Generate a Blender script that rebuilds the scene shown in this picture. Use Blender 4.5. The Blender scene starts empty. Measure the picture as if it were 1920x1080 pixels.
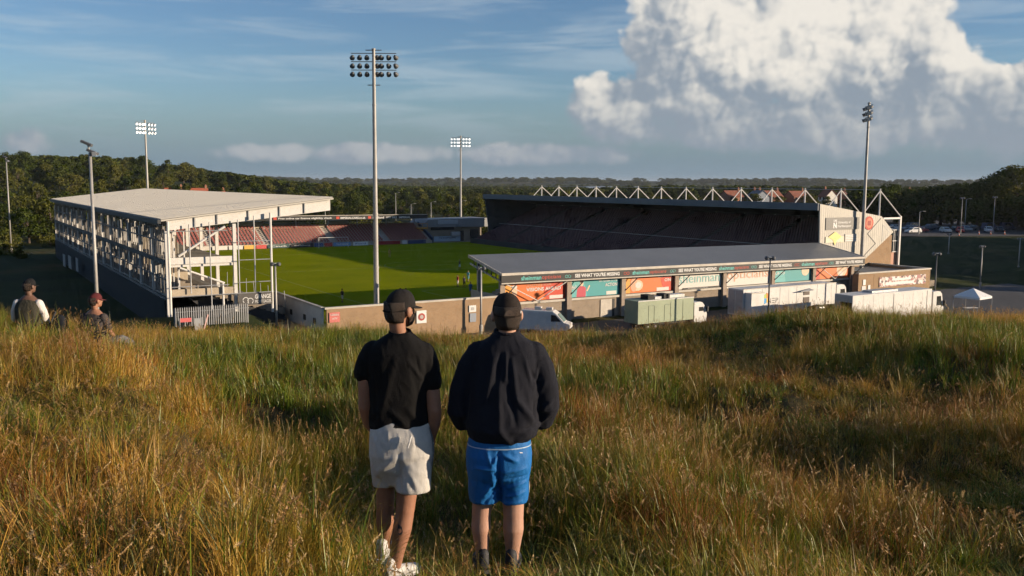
import bpy, math, random
import numpy as np
from mathutils import Vector, Matrix, noise as mnoise
random.seed(7); RNG = np.random.default_rng(7)
R = math.radians
SC = bpy.context.scene
COL = SC.collection

# ---------------------------------------------------------------- camera
CAMH = 15.65
PITCH, ROLL, FPX = R(6.549), R(0.305), 1720.5
def make_camera():
    cd = bpy.data.cameras.new('camera'); cam = bpy.data.objects.new('camera', cd); COL.objects.link(cam)
    cd.sensor_width = 36.0; cd.lens = FPX / 1920 * 36.0; cd.clip_start = 0.1; cd.clip_end = 60000
    fw = Vector((0, math.cos(PITCH), -math.sin(PITCH))); up0 = Vector((0, math.sin(PITCH), math.cos(PITCH))); r0 = Vector((1, 0, 0))
    r = math.cos(ROLL) * r0 + math.sin(ROLL) * up0; u = -math.sin(ROLL) * r0 + math.cos(ROLL) * up0
    m = Matrix.Identity(4)
    for i in range(3):
        m[i][0] = r[i]; m[i][1] = u[i]; m[i][2] = -fw[i]
    m[0][3], m[1][3], m[2][3] = 0, 0, CAMH
    cam.matrix_world = m
    SC.camera = cam
make_camera()

# ---------------------------------------------------------------- light
SUN_EL = R(10.4); SUN_AZ = R(99.5)          # azimuth clockwise from +Y
SUNV = Vector((math.sin(SUN_AZ) * math.cos(SUN_EL), math.cos(SUN_AZ) * math.cos(SUN_EL), math.sin(SUN_EL)))
SKY_STRENGTH = 0.077; CLOUD_GAIN = 0.70; SKY_TINT = (0.97, 1.01, 1.14)
def make_sun():
    ld = bpy.data.lights.new('sun', 'SUN'); ld.energy = 5.0; ld.angle = R(0.53); ld.color = (1.0, 0.80, 0.58)
    lo = bpy.data.objects.new('sun', ld); COL.objects.link(lo)
    lo.rotation_euler = SUNV.to_track_quat('Z', 'Y').to_euler(); lo.location = (200, -20, 120)
make_sun()
SC.view_settings.view_transform = 'Standard'; SC.view_settings.look = 'None'
SC.view_settings.exposure = 0.60; SC.view_settings.gamma = 1.0
SC.view_settings.use_curve_mapping = False
SC.render.engine = 'CYCLES'
SC.cycles.use_denoising = True
SC.cycles.max_bounces = 4; SC.cycles.diffuse_bounces = 1; SC.cycles.glossy_bounces = 2; SC.cycles.transmission_bounces = 2; SC.cycles.transparent_max_bounces = 6
SC.cycles.use_adaptive_sampling = True; SC.cycles.adaptive_threshold = 0.026; SC.cycles.adaptive_min_samples = 12
SC.cycles.volume_bounces = 0; SC.cycles.caustics_reflective = False; SC.cycles.caustics_refractive = False

class NT:
    """tiny node-tree helper"""
    def __init__(s, tree): s.t = tree; s.n = tree.nodes; s.l = tree.links
    def new(s, typ, **kw):
        n = s.n.new(typ)
        for k, v in kw.items(): setattr(n, k, v)
        return n
    def put(s, sock, v):
        if v is None: return
        if isinstance(v, bpy.types.NodeSocket): s.l.new(v, sock)
        else: sock.default_value = v
    def m(s, op, a, b=None, c=None, clamp=False):
        n = s.n.new('ShaderNodeMath'); n.operation = op; n.use_clamp = clamp
        for i, v in enumerate((a, b, c)): s.put(n.inputs[i], v)
        return n.outputs[0]
    def mix(s, fac, a, b, typ='RGBA', blend='MIX'):
        n = s.n.new('ShaderNodeMix'); n.data_type = typ; n.blend_type = blend
        k = {'RGBA': 6, 'FLOAT': 2, 'VECTOR': 4}[typ]
        s.put(n.inputs[0], fac); s.put(n.inputs[k], a); s.put(n.inputs[k + 1], b)
        return n.outputs[{'RGBA': 2, 'FLOAT': 0, 'VECTOR': 1}[typ]]
    def noise(s, vec, scale, detail=4, rough=0.55, dist=0.0, out='Fac', typ='3D'):
        n = s.n.new('ShaderNodeTexNoise'); n.noise_dimensions = typ
        s.put(n.inputs['Vector'], vec); s.put(n.inputs['Scale'], scale); s.put(n.inputs['Detail'], detail)
        s.put(n.inputs['Roughness'], rough); s.put(n.inputs['Distortion'], dist)
        return n.outputs[out]
    def ramp(s, fac, stops, interp='LINEAR'):
        n = s.n.new('ShaderNodeValToRGB'); n.color_ramp.interpolation = interp
        el = n.color_ramp.elements
        while len(el) < len(stops): el.new(0.5)
        for e, (p, c) in zip(el, stops):
            e.position = p; e.color = (*c, 1) if len(c) == 3 else c
        s.put(n.inputs[0], fac); return n.outputs[0]
    def smooth(s, x, lo, hi):
        n = s.n.new('ShaderNodeMapRange'); n.interpolation_type = 'SMOOTHSTEP'
        s.put(n.inputs[0], x); s.put(n.inputs[1], lo); s.put(n.inputs[2], hi); n.inputs[3].default_value = 0; n.inputs[4].default_value = 1
        return n.outputs[0]
    def xyz(s, x, y, z):
        n = s.n.new('ShaderNodeCombineXYZ'); s.put(n.inputs[0], x); s.put(n.inputs[1], y); s.put(n.inputs[2], z); return n.outputs[0]
    def sep(s, v):
        n = s.n.new('ShaderNodeSeparateXYZ'); s.put(n.inputs[0], v); return n.outputs
    def vadd(s, a, b, op='ADD'):
        n = s.n.new('ShaderNodeVectorMath'); n.operation = op; s.put(n.inputs[0], a); s.put(n.inputs[1], b); return n.outputs[0]

BLOBS = [  # centre azimuth, centre elevation, radius azimuth, radius elevation (radians), weight
    (.285, .180, .150, .080, 1.2), (.200, .110, .115, .066, 1.3), (.110, .078, .058, .048, 1.1), (.350, .112, .130, .058, 1.3),
    (.384, .060, .280, .034, 1.6), (.53, .072, .180, .050, 1.5), (.58, .185, .075, .070, .5),
    (.235, .056, .165, .026, 1.25), (-.18, .030, .160, .0135, 1.25), (.045, .030, .120, .0140, 1.1), (.475, .026, .065, .010, .30), (-.485, .036, .024, .011, .40),
    (-1.2, .10, .30, .04, .8), (1.3, .10, .30, .05, .8), (2.4, .12, .5, .06, .8), (-2.5, .1, .4, .05, .8)]
def cloud_noise_group():
    """soft large shapes plus rounded billows"""
    g = bpy.data.node_groups.new('cloud_noise', 'ShaderNodeTree')
    g.interface.new_socket('P', in_out='INPUT', socket_type='NodeSocketVector')
    g.interface.new_socket('N', in_out='OUTPUT', socket_type='NodeSocketFloat')
    h = NT(g); gi = h.new('NodeGroupInput'); go = h.new('NodeGroupOutput'); P = gi.outputs[0]
    w = h.vadd(h.vadd(h.noise(P, 30.0, 2, 0.5, 0.0, 'Color', '2D'), (.5, .5, .5), 'SUBTRACT'), (.020, .016, 0), 'MULTIPLY'); Q = h.vadd(P, w)
    def puff(scale):
        n = h.new('ShaderNodeTexVoronoi', voronoi_dimensions='2D', feature='F1'); h.put(n.inputs['Vector'], Q); n.inputs['Scale'].default_value = scale
        return h.m('SUBTRACT', 1.0, h.m('MULTIPLY', n.outputs['Distance'], n.outputs['Distance']))
    n1 = h.noise(P, 10.0, 4, 0.50, 0.0, typ='2D')
    v = h.m('ADD', n1, h.m('ADD', h.m('MULTIPLY', puff(20.0), 0.26), h.m('ADD', h.m('MULTIPLY', puff(47.0), 0.15), h.m('MULTIPLY', puff(115.0), 0.07))))
    h.l.new(h.m('SUBTRACT', v, 0.90), go.inputs[0])
    return g
def blob_group(lst):
    g = bpy.data.node_groups.new('cloud_banks', 'ShaderNodeTree')
    g.interface.new_socket('P', in_out='INPUT', socket_type='NodeSocketVector')
    g.interface.new_socket('A', in_out='OUTPUT', socket_type='NodeSocketFloat')
    h = NT(g); gi = h.new('NodeGroupInput'); go = h.new('NodeGroupOutput'); acc = None
    for (ca, ce, ra, re, wt) in lst:
        v = h.vadd(h.vadd(gi.outputs[0], (ca, ce, 0), 'SUBTRACT'), (1 / ra, 1 / re, 0), 'MULTIPLY')
        n = h.new('ShaderNodeVectorMath', operation='DOT_PRODUCT'); h.put(n.inputs[0], v); h.put(n.inputs[1], v)
        v = h.m('MULTIPLY_ADD', n.outputs['Value'], -wt, wt)
        acc = v if acc is None else h.m('SMOOTH_MAX', acc, v, 0.25)
    h.l.new(h.m('MAXIMUM', acc, -1.2), go.inputs[0]); return g

def make_world():
    w = bpy.data.worlds.new('World'); SC.world = w; w.use_nodes = True
    h = NT(w.node_tree); h.n.clear()
    out = h.new('ShaderNodeOutputWorld'); bg = h.new('ShaderNodeBackground')
    sky = h.new('ShaderNodeTexSky', sky_type='NISHITA'); sky.sun_disc = False
    sky.sun_elevation = SUN_EL; sky.sun_rotation = SUN_AZ
    sky.altitude = 80; sky.air_density = 1.0; sky.dust_density = 0.25; sky.ozone_density = 3.0
    tc = h.new('ShaderNodeTexCoord'); d = h.sep(tc.outputs['Generated'])
    az = h.m('ARCTAN2', d[0], d[1]); el = h.m('ARCSINE', d[2])
    P = h.xyz(az, el, 0.0)
    gn = cloud_noise_group(); gb = blob_group(BLOBS)
    def call(g, v):
        n = h.new('ShaderNodeGroup'); n.node_tree = g; h.put(n.inputs[0], v); return n.outputs[0]
    D1, D2 = (0.006, 0.006, 0.0), (0.030, 0.020, 0.0)
    A0 = call(gb, P); N0 = call(gn, P); N1 = call(gn, h.vadd(P, D1)); N2 = call(gn, h.vadd(P, D2))
    A2 = call(gb, h.vadd(P, D2))
    M0 = h.m('MULTIPLY_ADD', N0, 2.6, A0)
    alpha = h.smooth(M0, 0.0, h.m('MULTIPLY_ADD', h.smooth(el, 0.10, 0.04), 0.55, 0.36))
    lit = h.m('MULTIPLY', h.m('SUBTRACT', N0, N1), 2.2)
    lit = h.m('ADD', lit, h.m('MULTIPLY', h.m('SUBTRACT', N0, N2), 0.95))
    lit = h.m('ADD', lit, h.m('MULTIPLY', h.m('SUBTRACT', A0, A2), 0.22))
    lit = h.m('ADD', lit, h.m('MULTIPLY', h.smooth(el, 0.065, 0.15), 0.40))
    lit = h.m('ADD', lit, h.m('MULTIPLY', h.m('SUBTRACT', h.noise(h.vadd(P, (3.1, 1.7, 0)), 9.0, 3, 0.5, 0.0, typ='2D'), 0.5), 1.5))
    lit = h.m('MULTIPLY', h.smooth(h.m('ADD', lit, 0.25), 0.0, 1.0), h.m('MULTIPLY_ADD', h.smooth(el, 0.025, 0.12), 0.78, 0.22))
    K = 1.0 / SKY_STRENGTH * CLOUD_GAIN
    ccol = h.mix(lit, tuple(c * K for c in (0.265, 0.315, 0.375)) + (1,), tuple(c * K for c in (0.84, 0.79, 0.71)) + (1,))
    # thin streaks of high cloud
    sv = h.xyz(az, h.m('MULTIPLY', el, 9.0), 0.0)
    st = h.m('MULTIPLY', h.smooth(h.noise(sv, 5.0, 4, 0.55, 0.3, typ='2D'), 0.42, 0.76), 0.40)
    st = h.m('MULTIPLY', st, h.smooth(el, 0.0, 0.06))
    c0 = h.mix(1.0, sky.outputs[0], (*SKY_TINT, 1), blend='MULTIPLY')
    c0 = h.mix(st, c0, tuple(c * K for c in (0.50, 0.58, 0.63)) + (1,))
    # low grey-blue bank above the horizon
    band = h.m('MULTIPLY', h.m('SUBTRACT', 1.0, h.smooth(el, 0.0, 0.115)), 0.97)
    c0 = h.mix(band, c0, tuple(c * K for c in (0.172, 0.255, 0.330)) + (1,))
    c1 = h.mix(h.m('MULTIPLY', alpha, 0.95), c0, ccol)
    h.put(bg.inputs[0], c1); bg.inputs[1].default_value = SKY_STRENGTH
    h.l.new(bg.outputs[0], out.inputs[0])
    w.cycles.sampling_method = 'NONE'
make_world()
# ---------------------------------------------------------------- mesh and material helpers
TH = R(31.478); CX, CY = -15.007, 173.771
def W(a, b, z=0.0):
    """stadium frame (a along the pitch, b across it) to world"""
    return (CX - a * math.sin(TH) + b * math.cos(TH), CY + a * math.cos(TH) + b * math.sin(TH), z)

class MB:
    def __init__(s): s.v = []; s.f = []; s.mi = []
    def add(s, vs, fs, mi=0):
        k = len(s.v); s.v.extend(tuple(map(float, p)) for p in vs); s.f.extend([tuple(i + k for i in f) for f in fs]); s.mi.extend([mi] * len(fs)); return s
    def box(s, x0, x1, y0, y1, z0, z1, mi=0):
        if x0 > x1: x0, x1 = x1, x0
        if y0 > y1: y0, y1 = y1, y0
        if z0 > z1: z0, z1 = z1, z0
        return s.add([(x0, y0, z0), (x1, y0, z0), (x1, y1, z0), (x0, y1, z0), (x0, y0, z1), (x1, y0, z1), (x1, y1, z1), (x0, y1, z1)],
                     [(0, 3, 2, 1), (4, 5, 6, 7), (0, 1, 5, 4), (1, 2, 6, 5), (2, 3, 7, 6), (3, 0, 4, 7)], mi)
    def bar(s, p, q, w, h=None, up=(0, 0, 1), mi=0):
        h = w if h is None else h
        p = Vector(p); q = Vector(q); d = (q - p).normalized(); u = Vector(up)
        if abs(d.dot(u)) > 0.98: u = Vector((0, 1, 0))
        r = d.cross(u).normalized(); u = r.cross(d).normalized()
        vs = [c + r * (sx * w / 2) + u * (sz * h / 2) for c in (p, q) for sx, sz in ((-1, -1), (1, -1), (1, 1), (-1, 1))]
        return s.add(vs, [(0, 1, 2, 3), (7, 6, 5, 4), (0, 4, 5, 1), (1, 5, 6, 2), (2, 6, 7, 3), (3, 7, 4, 0)], mi)
    def tube(s, p, q, r0, r1=None, n=8, mi=0, cap=True):
        r1 = r0 if r1 is None else r1
        p = Vector(p); q = Vector(q); d = (q - p).normalized(); u = Vector((0, 0, 1)) if abs(d.z) < 0.95 else Vector((0, 1, 0))
        x = d.cross(u).normalized(); y = d.cross(x)
        vs = []
        for c, rr in ((p, r0), (q, r1)):
            for i in range(n):
                t = 2 * math.pi * i / n; vs.append(c + x * (rr * math.cos(t)) + y * (rr * math.sin(t)))
        fs = [(i, (i + 1) % n, n + (i + 1) % n, n + i) for i in range(n)]
        if cap: fs += [tuple(range(n))[::-1], tuple(range(n, 2 * n))]
        return s.add(vs, fs, mi)
    def path(s, pts, rs, n=6, mi=0):
        for i in range(len(pts) - 1): s.tube(pts[i], pts[i + 1], rs[i], rs[i + 1], n, mi, cap=(i in (0, len(pts) - 2)))
        return s
    def rings(s, rings, mi=0, cap=True, closed=True):
        """loft through rings (lists of equal length)"""
        n = len(rings[0]); vs = [p for r in rings for p in r]; fs = []
        for j in range(len(rings) - 1):
            for i in range(n if closed else n - 1):
                a, b = j * n + i, j * n + (i + 1) % n; fs.append((a, b, b + n, a + n))
        if cap: fs += [tuple(range(n))[::-1], tuple(range((len(rings) - 1) * n, len(rings) * n))]
        return s.add(vs, fs, mi)
    def lathe(s, prof, c=(0, 0, 0), n=12, mi=0, axis='z'):
        rr = []
        for (r, z) in prof:
            ring = []
            for i in range(n):
                t = 2 * math.pi * i / n; x, y = r * math.cos(t), r * math.sin(t)
                p = (x, y, z) if axis == 'z' else ((x, z, y) if axis == 'y' else (z, x, y))
                ring.append((c[0] + p[0], c[1] + p[1], c[2] + p[2]))
            rr.append(ring)
        return s.rings(rr, mi)
    def prism(s, poly, axis, lo, hi, mi=0):
        """poly: 2-D outline; extruded along axis 'x' (poly = y,z), 'y' (poly = x,z) or 'z' (poly = x,y)"""
        def P(u, v, w): return {'x': (w, u, v), 'y': (u, w, v), 'z': (u, v, w)}[axis]
        n = len(poly)
        vs = [P(u, v, lo) for u, v in poly] + [P(u, v, hi) for u, v in poly]
        fs = [tuple(range(n))[::-1], tuple(range(n, 2 * n))] + [(i, (i + 1) % n, n + (i + 1) % n, n + i) for i in range(n)]
        return s.add(vs, fs, mi)
    def sphere(s, c, r, nu=10, nv=6, mi=0):
        r = (r, r, r) if not hasattr(r, '__len__') else r
        prof = [(max(1e-4, math.sin(math.pi * j / nv)), -math.cos(math.pi * j / nv)) for j in range(nv + 1)]
        rr = [[(c[0] + r[0] * a * math.cos(2 * math.pi * i / nu), c[1] + r[1] * a * math.sin(2 * math.pi * i / nu), c[2] + r[2] * b) for i in range(nu)] for a, b in prof]
        return s.rings(rr, mi)
    def mesh(s, name, off=(0, 0, 0), smooth=False):
        me = bpy.data.meshes.new(name)
        v = s.v if off == (0, 0, 0) else [(p[0] - off[0], p[1] - off[1], p[2] - off[2]) for p in s.v]
        me.from_pydata(v, [], s.f)
        if any(s.mi): me.polygons.foreach_set('material_index', s.mi)
        import bmesh
        bm = bmesh.new(); bm.from_mesh(me); bmesh.ops.recalc_face_normals(bm, faces=bm.faces); bm.to_mesh(me); bm.free()
        if smooth: me.polygons.foreach_set('use_smooth', [True] * len(me.polygons))
        me.update(); return me
    def build(s, name, mat, parent=None, off=(0, 0, 0), smooth=False, loc=None):
        return link(name, s.mesh(name, off, smooth), mat, parent, loc)

def link(name, me, mat=None, parent=None, loc=None):
    o = bpy.data.objects.new(name, me); COL.objects.link(o)
    if mat is not None and not len(me.materials):
        for m_ in (mat if isinstance(mat, (list, tuple)) else [mat]): me.materials.append(m_)
    if parent is not None: o.parent = parent
    if loc is not None: o.location = loc
    return o
def tag(o, label=None, cat=None, group=None, kind=None):
    if label: o['label'] = label
    if cat: o['category'] = cat
    if group: o['group'] = group
    if kind: o['kind'] = kind
    return o
def thing(name, label, cat, loc=(0, 0, 0), rz=0.0, group=None):
    o = bpy.data.objects.new(name, None); COL.objects.link(o); o.empty_display_size = 0.2
    o.location = loc; o.rotation_euler = (0, 0, rz)
    return tag(o, label, cat, group)
class SThing:
    """a thing laid out in stadium coordinates: vertices are given as (b, a, z)"""
    def __init__(s, name, label, cat, b, a, z=0.0, group=None):
        s.root = thing(name, label, cat, W(a, b, z), TH, group); s.off = (b, a, z)
    def part(s, name, mb, mat, parent=None, smooth=False):
        return mb.build(name, mat, parent or s.root, s.off, smooth)
def copy_tree(o, parent=None):
    c = o.copy(); COL.objects.link(c)
    if parent is not None: c.parent = parent
    for ch in o.children: copy_tree(ch, c)
    return c

MATS = {}
def mat(name, col, rough=0.7, var=0.0, vscale=2.0, bump=0.0, bscale=20.0, metal=0.0, spec=0.4, col2=None, coord='Object', detail=5, trans=0.0, emit=None, estr=0.0):
    """procedural material: base colour broken up by two noises, optional second colour, fine relief"""
    if name in MATS: return MATS[name]
    m = bpy.data.materials.new(name); m.use_nodes = True; MATS[name] = m
    h = NT(m.node_tree); b = h.n['Principled BSDF']
    tc = h.new('ShaderNodeTexCoord'); v = tc.outputs[coord]
    c = (*col, 1)
    if var or col2:
        n1 = h.noise(v, vscale, detail, 0.6); n2 = h.noise(v, vscale * 7.3, 3, 0.6)
        nn = h.m('ADD', h.m('MULTIPLY', n1, 0.65), h.m('MULTIPLY', n2, 0.35))
        fac = h.smooth(nn, 0.32, 0.68)
        lo = tuple(x * (1 - var) for x in col) if col2 is None else col2
        hi = tuple(min(1, x * (1 + var * 0.5)) for x in col)
        cc = h.mix(fac, (*lo, 1), (*hi, 1)); h.put(b.inputs['Base Color'], cc)
    else: b.inputs['Base Color'].default_value = c
    b.inputs['Roughness'].default_value = rough; b.inputs['Metallic'].default_value = metal
    b.inputs['Specular IOR Level'].default_value = spec
    if bump:
        bp = h.new('ShaderNodeBump'); bp.inputs['Strength'].default_value = bump; bp.inputs['Distance'].default_value = 0.05
        h.put(bp.inputs['Height'], h.noise(v, bscale, 4, 0.6)); h.l.new(bp.outputs[0], b.inputs['Normal'])
    if emit: b.inputs['Emission Color'].default_value = (*emit, 1); b.inputs['Emission Strength'].default_value = estr
    return m
def glass_mat(name, col=(0.02, 0.03, 0.035), rough=0.08):
    return mat(name, col, rough, spec=0.8)

def text_mesh(body, w, hgt, depth=0.01, bold=0.0, align='L', font_shear=0.0):
    """lettering as a mesh in its own x/z plane facing -y, fitted to w x hgt"""
    cu = bpy.data.curves.new('lettering', 'FONT'); cu.body = body; cu.extrude = 0.0; cu.offset = bold; cu.resolution_u = 2
    cu.shear = font_shear
    ob = bpy.data.objects.new('lettering', cu)
    me = bpy.data.meshes.new_from_object(ob)
    n = len(me.vertices)
    if not n: return me
    co = np.zeros(n * 3); me.vertices.foreach_get('co', co); co = co.reshape(-1, 3)
    mn, mx = co.min(0), co.max(0)
    out = np.zeros_like(co)
    out[:, 0] = (co[:, 0] - mn[0]) / max(1e-6, mx[0] - mn[0]) * w
    out[:, 2] = (co[:, 1] - mn[1]) / max(1e-6, mx[1] - mn[1]) * hgt
    me.vertices.foreach_set('co', out.ravel()); me.update()
    bpy.data.objects.remove(ob); bpy.data.curves.remove(cu)
    return me
def add_text(parent, body, b, a, z, w, hgt, m, bold=0.0, off=(0, 0, 0), name='lettering', zslope=0.0, rot=0.0):
    me = text_mesh(body, w, hgt, bold=bold)
    me.materials.clear(); me.materials.append(m)
    o = bpy.data.objects.new(name, me); COL.objects.link(o); o.parent = parent
    o.location = (b - off[0], a - off[1], z - off[2]); o.rotation_euler = (0, -math.atan(zslope), rot)
    return o
# ---------------------------------------------------------------- ground
def sst(x, lo, hi):
    t = np.clip((x - lo) / (hi - lo), 0, 1); return t * t * (3 - 2 * t)
_rg = np.random.default_rng(3)
_waves = [(_rg.uniform(0, 2 * np.pi), _rg.uniform(0, 2 * np.pi), l, a) for l, a in ((9, .07), (6, .055), (4.2, .04), (3.1, .032), (2.3, .026), (1.6, .022), (1.1, .020), (.75, .016))for _ in range(2)]
def bumps(x, y):
    r = 0
    for d, ph, l, a in _waves: r = r + a * np.sin((x * np.cos(d) + y * np.sin(d)) * 2 * np.pi / l + ph + 1.3 * np.sin(x * .31 + y * .23 + ph))
    return r
_far = [(_rg.uniform(0, 2 * np.pi), _rg.uniform(0, 2 * np.pi), l, a) for l, a in ((5200, 16), (3100, 12), (1900, 8), (1100, 4), (600, 2))for _ in range(2)]
PY = np.array([-400, -60, -20, 0, 3, 5.9, 10, 15, 22, 25, 28, 34, 60, 68, 5000]); PZ = np.array([30, 19, 15.6, 14.15, 13.62, 13.05, 12.66, 12.24, 11.68, 11.30, 10.6, 8.8, -0.7, -1.62, -1.62])
def hill(x, y):
    """height of the grassy hill the camera stands on"""
    h = np.interp(y, PY, PZ)
    nearw = 1 - sst(y, 22, 34)
    # ridge on the left: runs from (-1.2, 5.3) to (-5.2, 12.5)
    d = (-(x + 1.2) * 0.874 - (y - 5.3) * 0.486)            # distance to the left of that line
    h = h - nearw * 0.30 * np.exp(-((d + 1.5) / 0.9) ** 2) * sst(y, 4.5, 7) * (1 - sst(y, 11, 15))
    h = h + nearw * 0.74 * sst(d, -0.45, 0.8) * sst(y, 2.0, 5.5) * (1 - 0.65 * sst(y, 9, 15)) * (1 - .25 * sst(d, 2.5, 6))
    h = h + nearw * 0.56 * sst(-x, 2.4, 5.6) * sst(y, 8, 12.5) * (1 - .85 * sst(y, 15.2, 20))
    h = h + nearw * 0.64 * sst(x, 2.0, 8.0) * sst(y, 9, 20)
    h = h - nearw * 0.25 * sst(x, 0.8, 3.5) * (1 - sst(x, 5, 9)) * sst(y, 4, 6) * (1 - sst(y, 9, 14))
    h = h + bumps(x, y) * (0.55 + 0.45 * nearw) * (1 - sst(y, 45, 66)) * (1 - .55 * sst(y, 13, 19)) * (0.3 + 0.7 * sst(np.hypot(x + .4, y - 5.9), .6, 2.0))
    return h
def ground_h(x, y):
    x = np.asarray(x, float); y = np.asarray(y, float)
    dx, dy = x - CX, y - CY
    a = -dx * math.sin(TH) + dy * math.cos(TH); b = dx * math.cos(TH) + dy * math.sin(TH)
    h = hill(x, y)
    # level of the stadium plot
    plot = sst(a, -66, -58) * 1.3
    h = h + plot * sst(y, 60, 72)
    h = h + 2.3 * sst(-b, 46, 53) * sst(a, -88, -72) * (1 - sst(a, -58.5, -57.5)) * (y > 50)
    # bank and upper car park on the right
    up = sst(y - 0.12 * (x - 90), 163, 216) * sst(b, 74, 92) * (1 - sst(y, 330, 600))
    h = np.where(y > 60, h + up * 3.5 * sst(x, 55, 75) + 3.2 * sst(y, 340, 420) * sst(x, 40, 110) * (1 - sst(y, 700, 1300)), h)
    # wooded hillside on the left
    r = np.hypot(x, y); az = np.arctan2(x, y)
    hl = sst(r, 250, 640) * (1 - sst(az, -0.43, -0.20)) * 14.5 + sst(r, 300, 700) * (1 - sst(az, -0.33, -0.05)) * 5.5
    h = h + hl * (1 - 0.5 * sst(r, 900, 2500)) * (y > 60)
    # far country
    fh = 0
    for d, ph, l, am in _far: fh = fh + am * np.sin((x * np.cos(d) + y * np.sin(d)) * 2 * np.pi / l + ph)
    h = h + sst(r, 900, 3500) * (fh * 0.46 + 4.0) + sst(r, 2500, 6000) * 9 
    h = np.where(y < 0, np.minimum(h, 40), h)
    return h
def make_ground():
    rad = np.concatenate([np.linspace(0.0, 30, 150)[1:], np.geomspace(30.3, 110, 60), np.geomspace(112, 420, 70), np.geomspace(430, 14000, 60)])
    a1 = np.linspace(-0.72, 0.72, 300); a2 = np.linspace(0.72, 2 * np.pi - 0.72, 90)[1:-1]
    ang = np.concatenate([a1, a2]); na = len(ang)
    rr, aa = np.meshgrid(rad, ang, indexing='ij')
    x = rr * np.sin(aa); y = rr * np.cos(aa); z = ground_h(x, y)
    # keep the near hill denser sampled than its bumps
    v = np.stack([x, y, z], -1).reshape(-1, 3)
    v = np.vstack([v, [[0, 0, float(ground_h(0, 0))]]]); c = len(v) - 1
    nr = len(rad); idx = np.arange(nr * na).reshape(nr, na)
    A = idx[:-1, :]; B = np.roll(idx, -1, 1)[:-1, :]; D = idx[1:, :]; E_ = np.roll(idx, -1, 1)[1:, :]
    quads = np.stack([A, D, E_, B], -1).reshape(-1, 4)[:, ::-1]
    me = bpy.data.meshes.new('ground')
    fs = [tuple(q) for q in quads.tolist()] + [(int(idx[0, i]), int(idx[0, (i + 1) % na]), c) for i in range(na)]
    me.from_pydata(v.tolist(), [], fs)
    import bmesh
    bm = bmesh.new(); bm.from_mesh(me); bmesh.ops.recalc_face_normals(bm, faces=bm.faces)
    if bm.faces[0].normal.z < 0: bmesh.ops.reverse_faces(bm, faces=bm.faces)
    bm.to_mesh(me); bm.free()
    me.polygons.foreach_set('use_smooth', [True] * len(me.polygons)); me.update()
    m = bpy.data.materials.new('ground_soil_and_fields'); m.use_nodes = True; h = NT(m.node_tree); b = h.n['Principled BSDF']
    P = h.new('ShaderNodeNewGeometry').outputs['Position']
    near = h.ramp(h.noise(P, 0.9, 5, 0.6), [(0.3, (0.050, 0.042, 0.018)), (0.5, (0.085, 0.065, 0.028)), (0.7, (0.045, 0.055, 0.018))])
    field = h.ramp(h.noise(P, 0.0022, 3, 0.5), [(0.36, (0.030, 0.045, 0.018)), (0.46, (0.055, 0.075, 0.025)), (0.56, (0.11, 0.10, 0.045)), (0.62, (0.035, 0.055, 0.02))], 'CONSTANT')
    wood = h.smooth(h.noise(P, 0.004, 6, 0.65), 0.42, 0.52)
    far = h.mix(wood, field, (0.022, 0.034, 0.014, 1))
    mid = h.ramp(h.noise(P, 0.05, 6, 0.65), [(0.35, (0.018, 0.026, 0.008)), (0.55, (0.036, 0.045, 0.013)), (0.70, (0.075, 0.058, 0.022))])
    y = h.sep(P)[1]
    c = h.mix(h.smooth(y, 40, 70), near, mid); c = h.mix(h.smooth(y, 420, 800), c, far)
    h.put(b.inputs['Base Color'], c); b.inputs['Roughness'].default_value = 0.95; b.inputs['Specular IOR Level'].default_value = 0.1
    bp = h.new('ShaderNodeBump'); bp.inputs['Strength'].default_value = 0.8; bp.inputs['Distance'].default_value = 0.1
    h.put(bp.inputs['Height'], h.noise(P, 3.0, 6, 0.7)); h.l.new(bp.outputs[0], b.inputs['Normal'])
    o = link('ground', me, m); tag(o, kind='structure'); return o
make_ground()
# ---------------------------------------------------------------- long grass on the hill
def blade(vs, fs, at, base, ang, lean, L, w, rnd, kind, seg=4, curl=1.0, roll=0.0):
    """one curved, tapering blade; at collects (tip, rnd, kind)"""
    d = np.array([math.cos(ang), math.sin(ang), 0]); s = np.array([-math.sin(ang + roll), math.cos(ang + roll), 0])
    k = len(vs); p = np.array([base[0], base[1], -0.04]); th = lean * 0.3; st = L / seg
    for i in range(seg + 1):
        t = i / seg; ww = w * (0.75 + 0.5 * t) * (1 - t) ** 0.7 if i < seg else 0
        if i < seg:
            vs.append(p - s * ww / 2); vs.append(p + s * ww / 2); at.append((t, rnd, kind)); at.append((t, rnd, kind))
        else:
            vs.append(p.copy()); at.append((t, rnd, kind))
        p = p + st * (d * math.sin(th) + np.array([0, 0, 1]) * math.cos(th)); th += lean * curl * (0.35 + 0.5 * t)
    for i in range(seg - 1): fs.append((k + 2 * i, k + 2 * i + 1, k + 2 * i + 3, k + 2 * i + 2))
    fs.append((k + 2 * seg - 2, k + 2 * seg - 1, k + 2 * seg))
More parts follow.
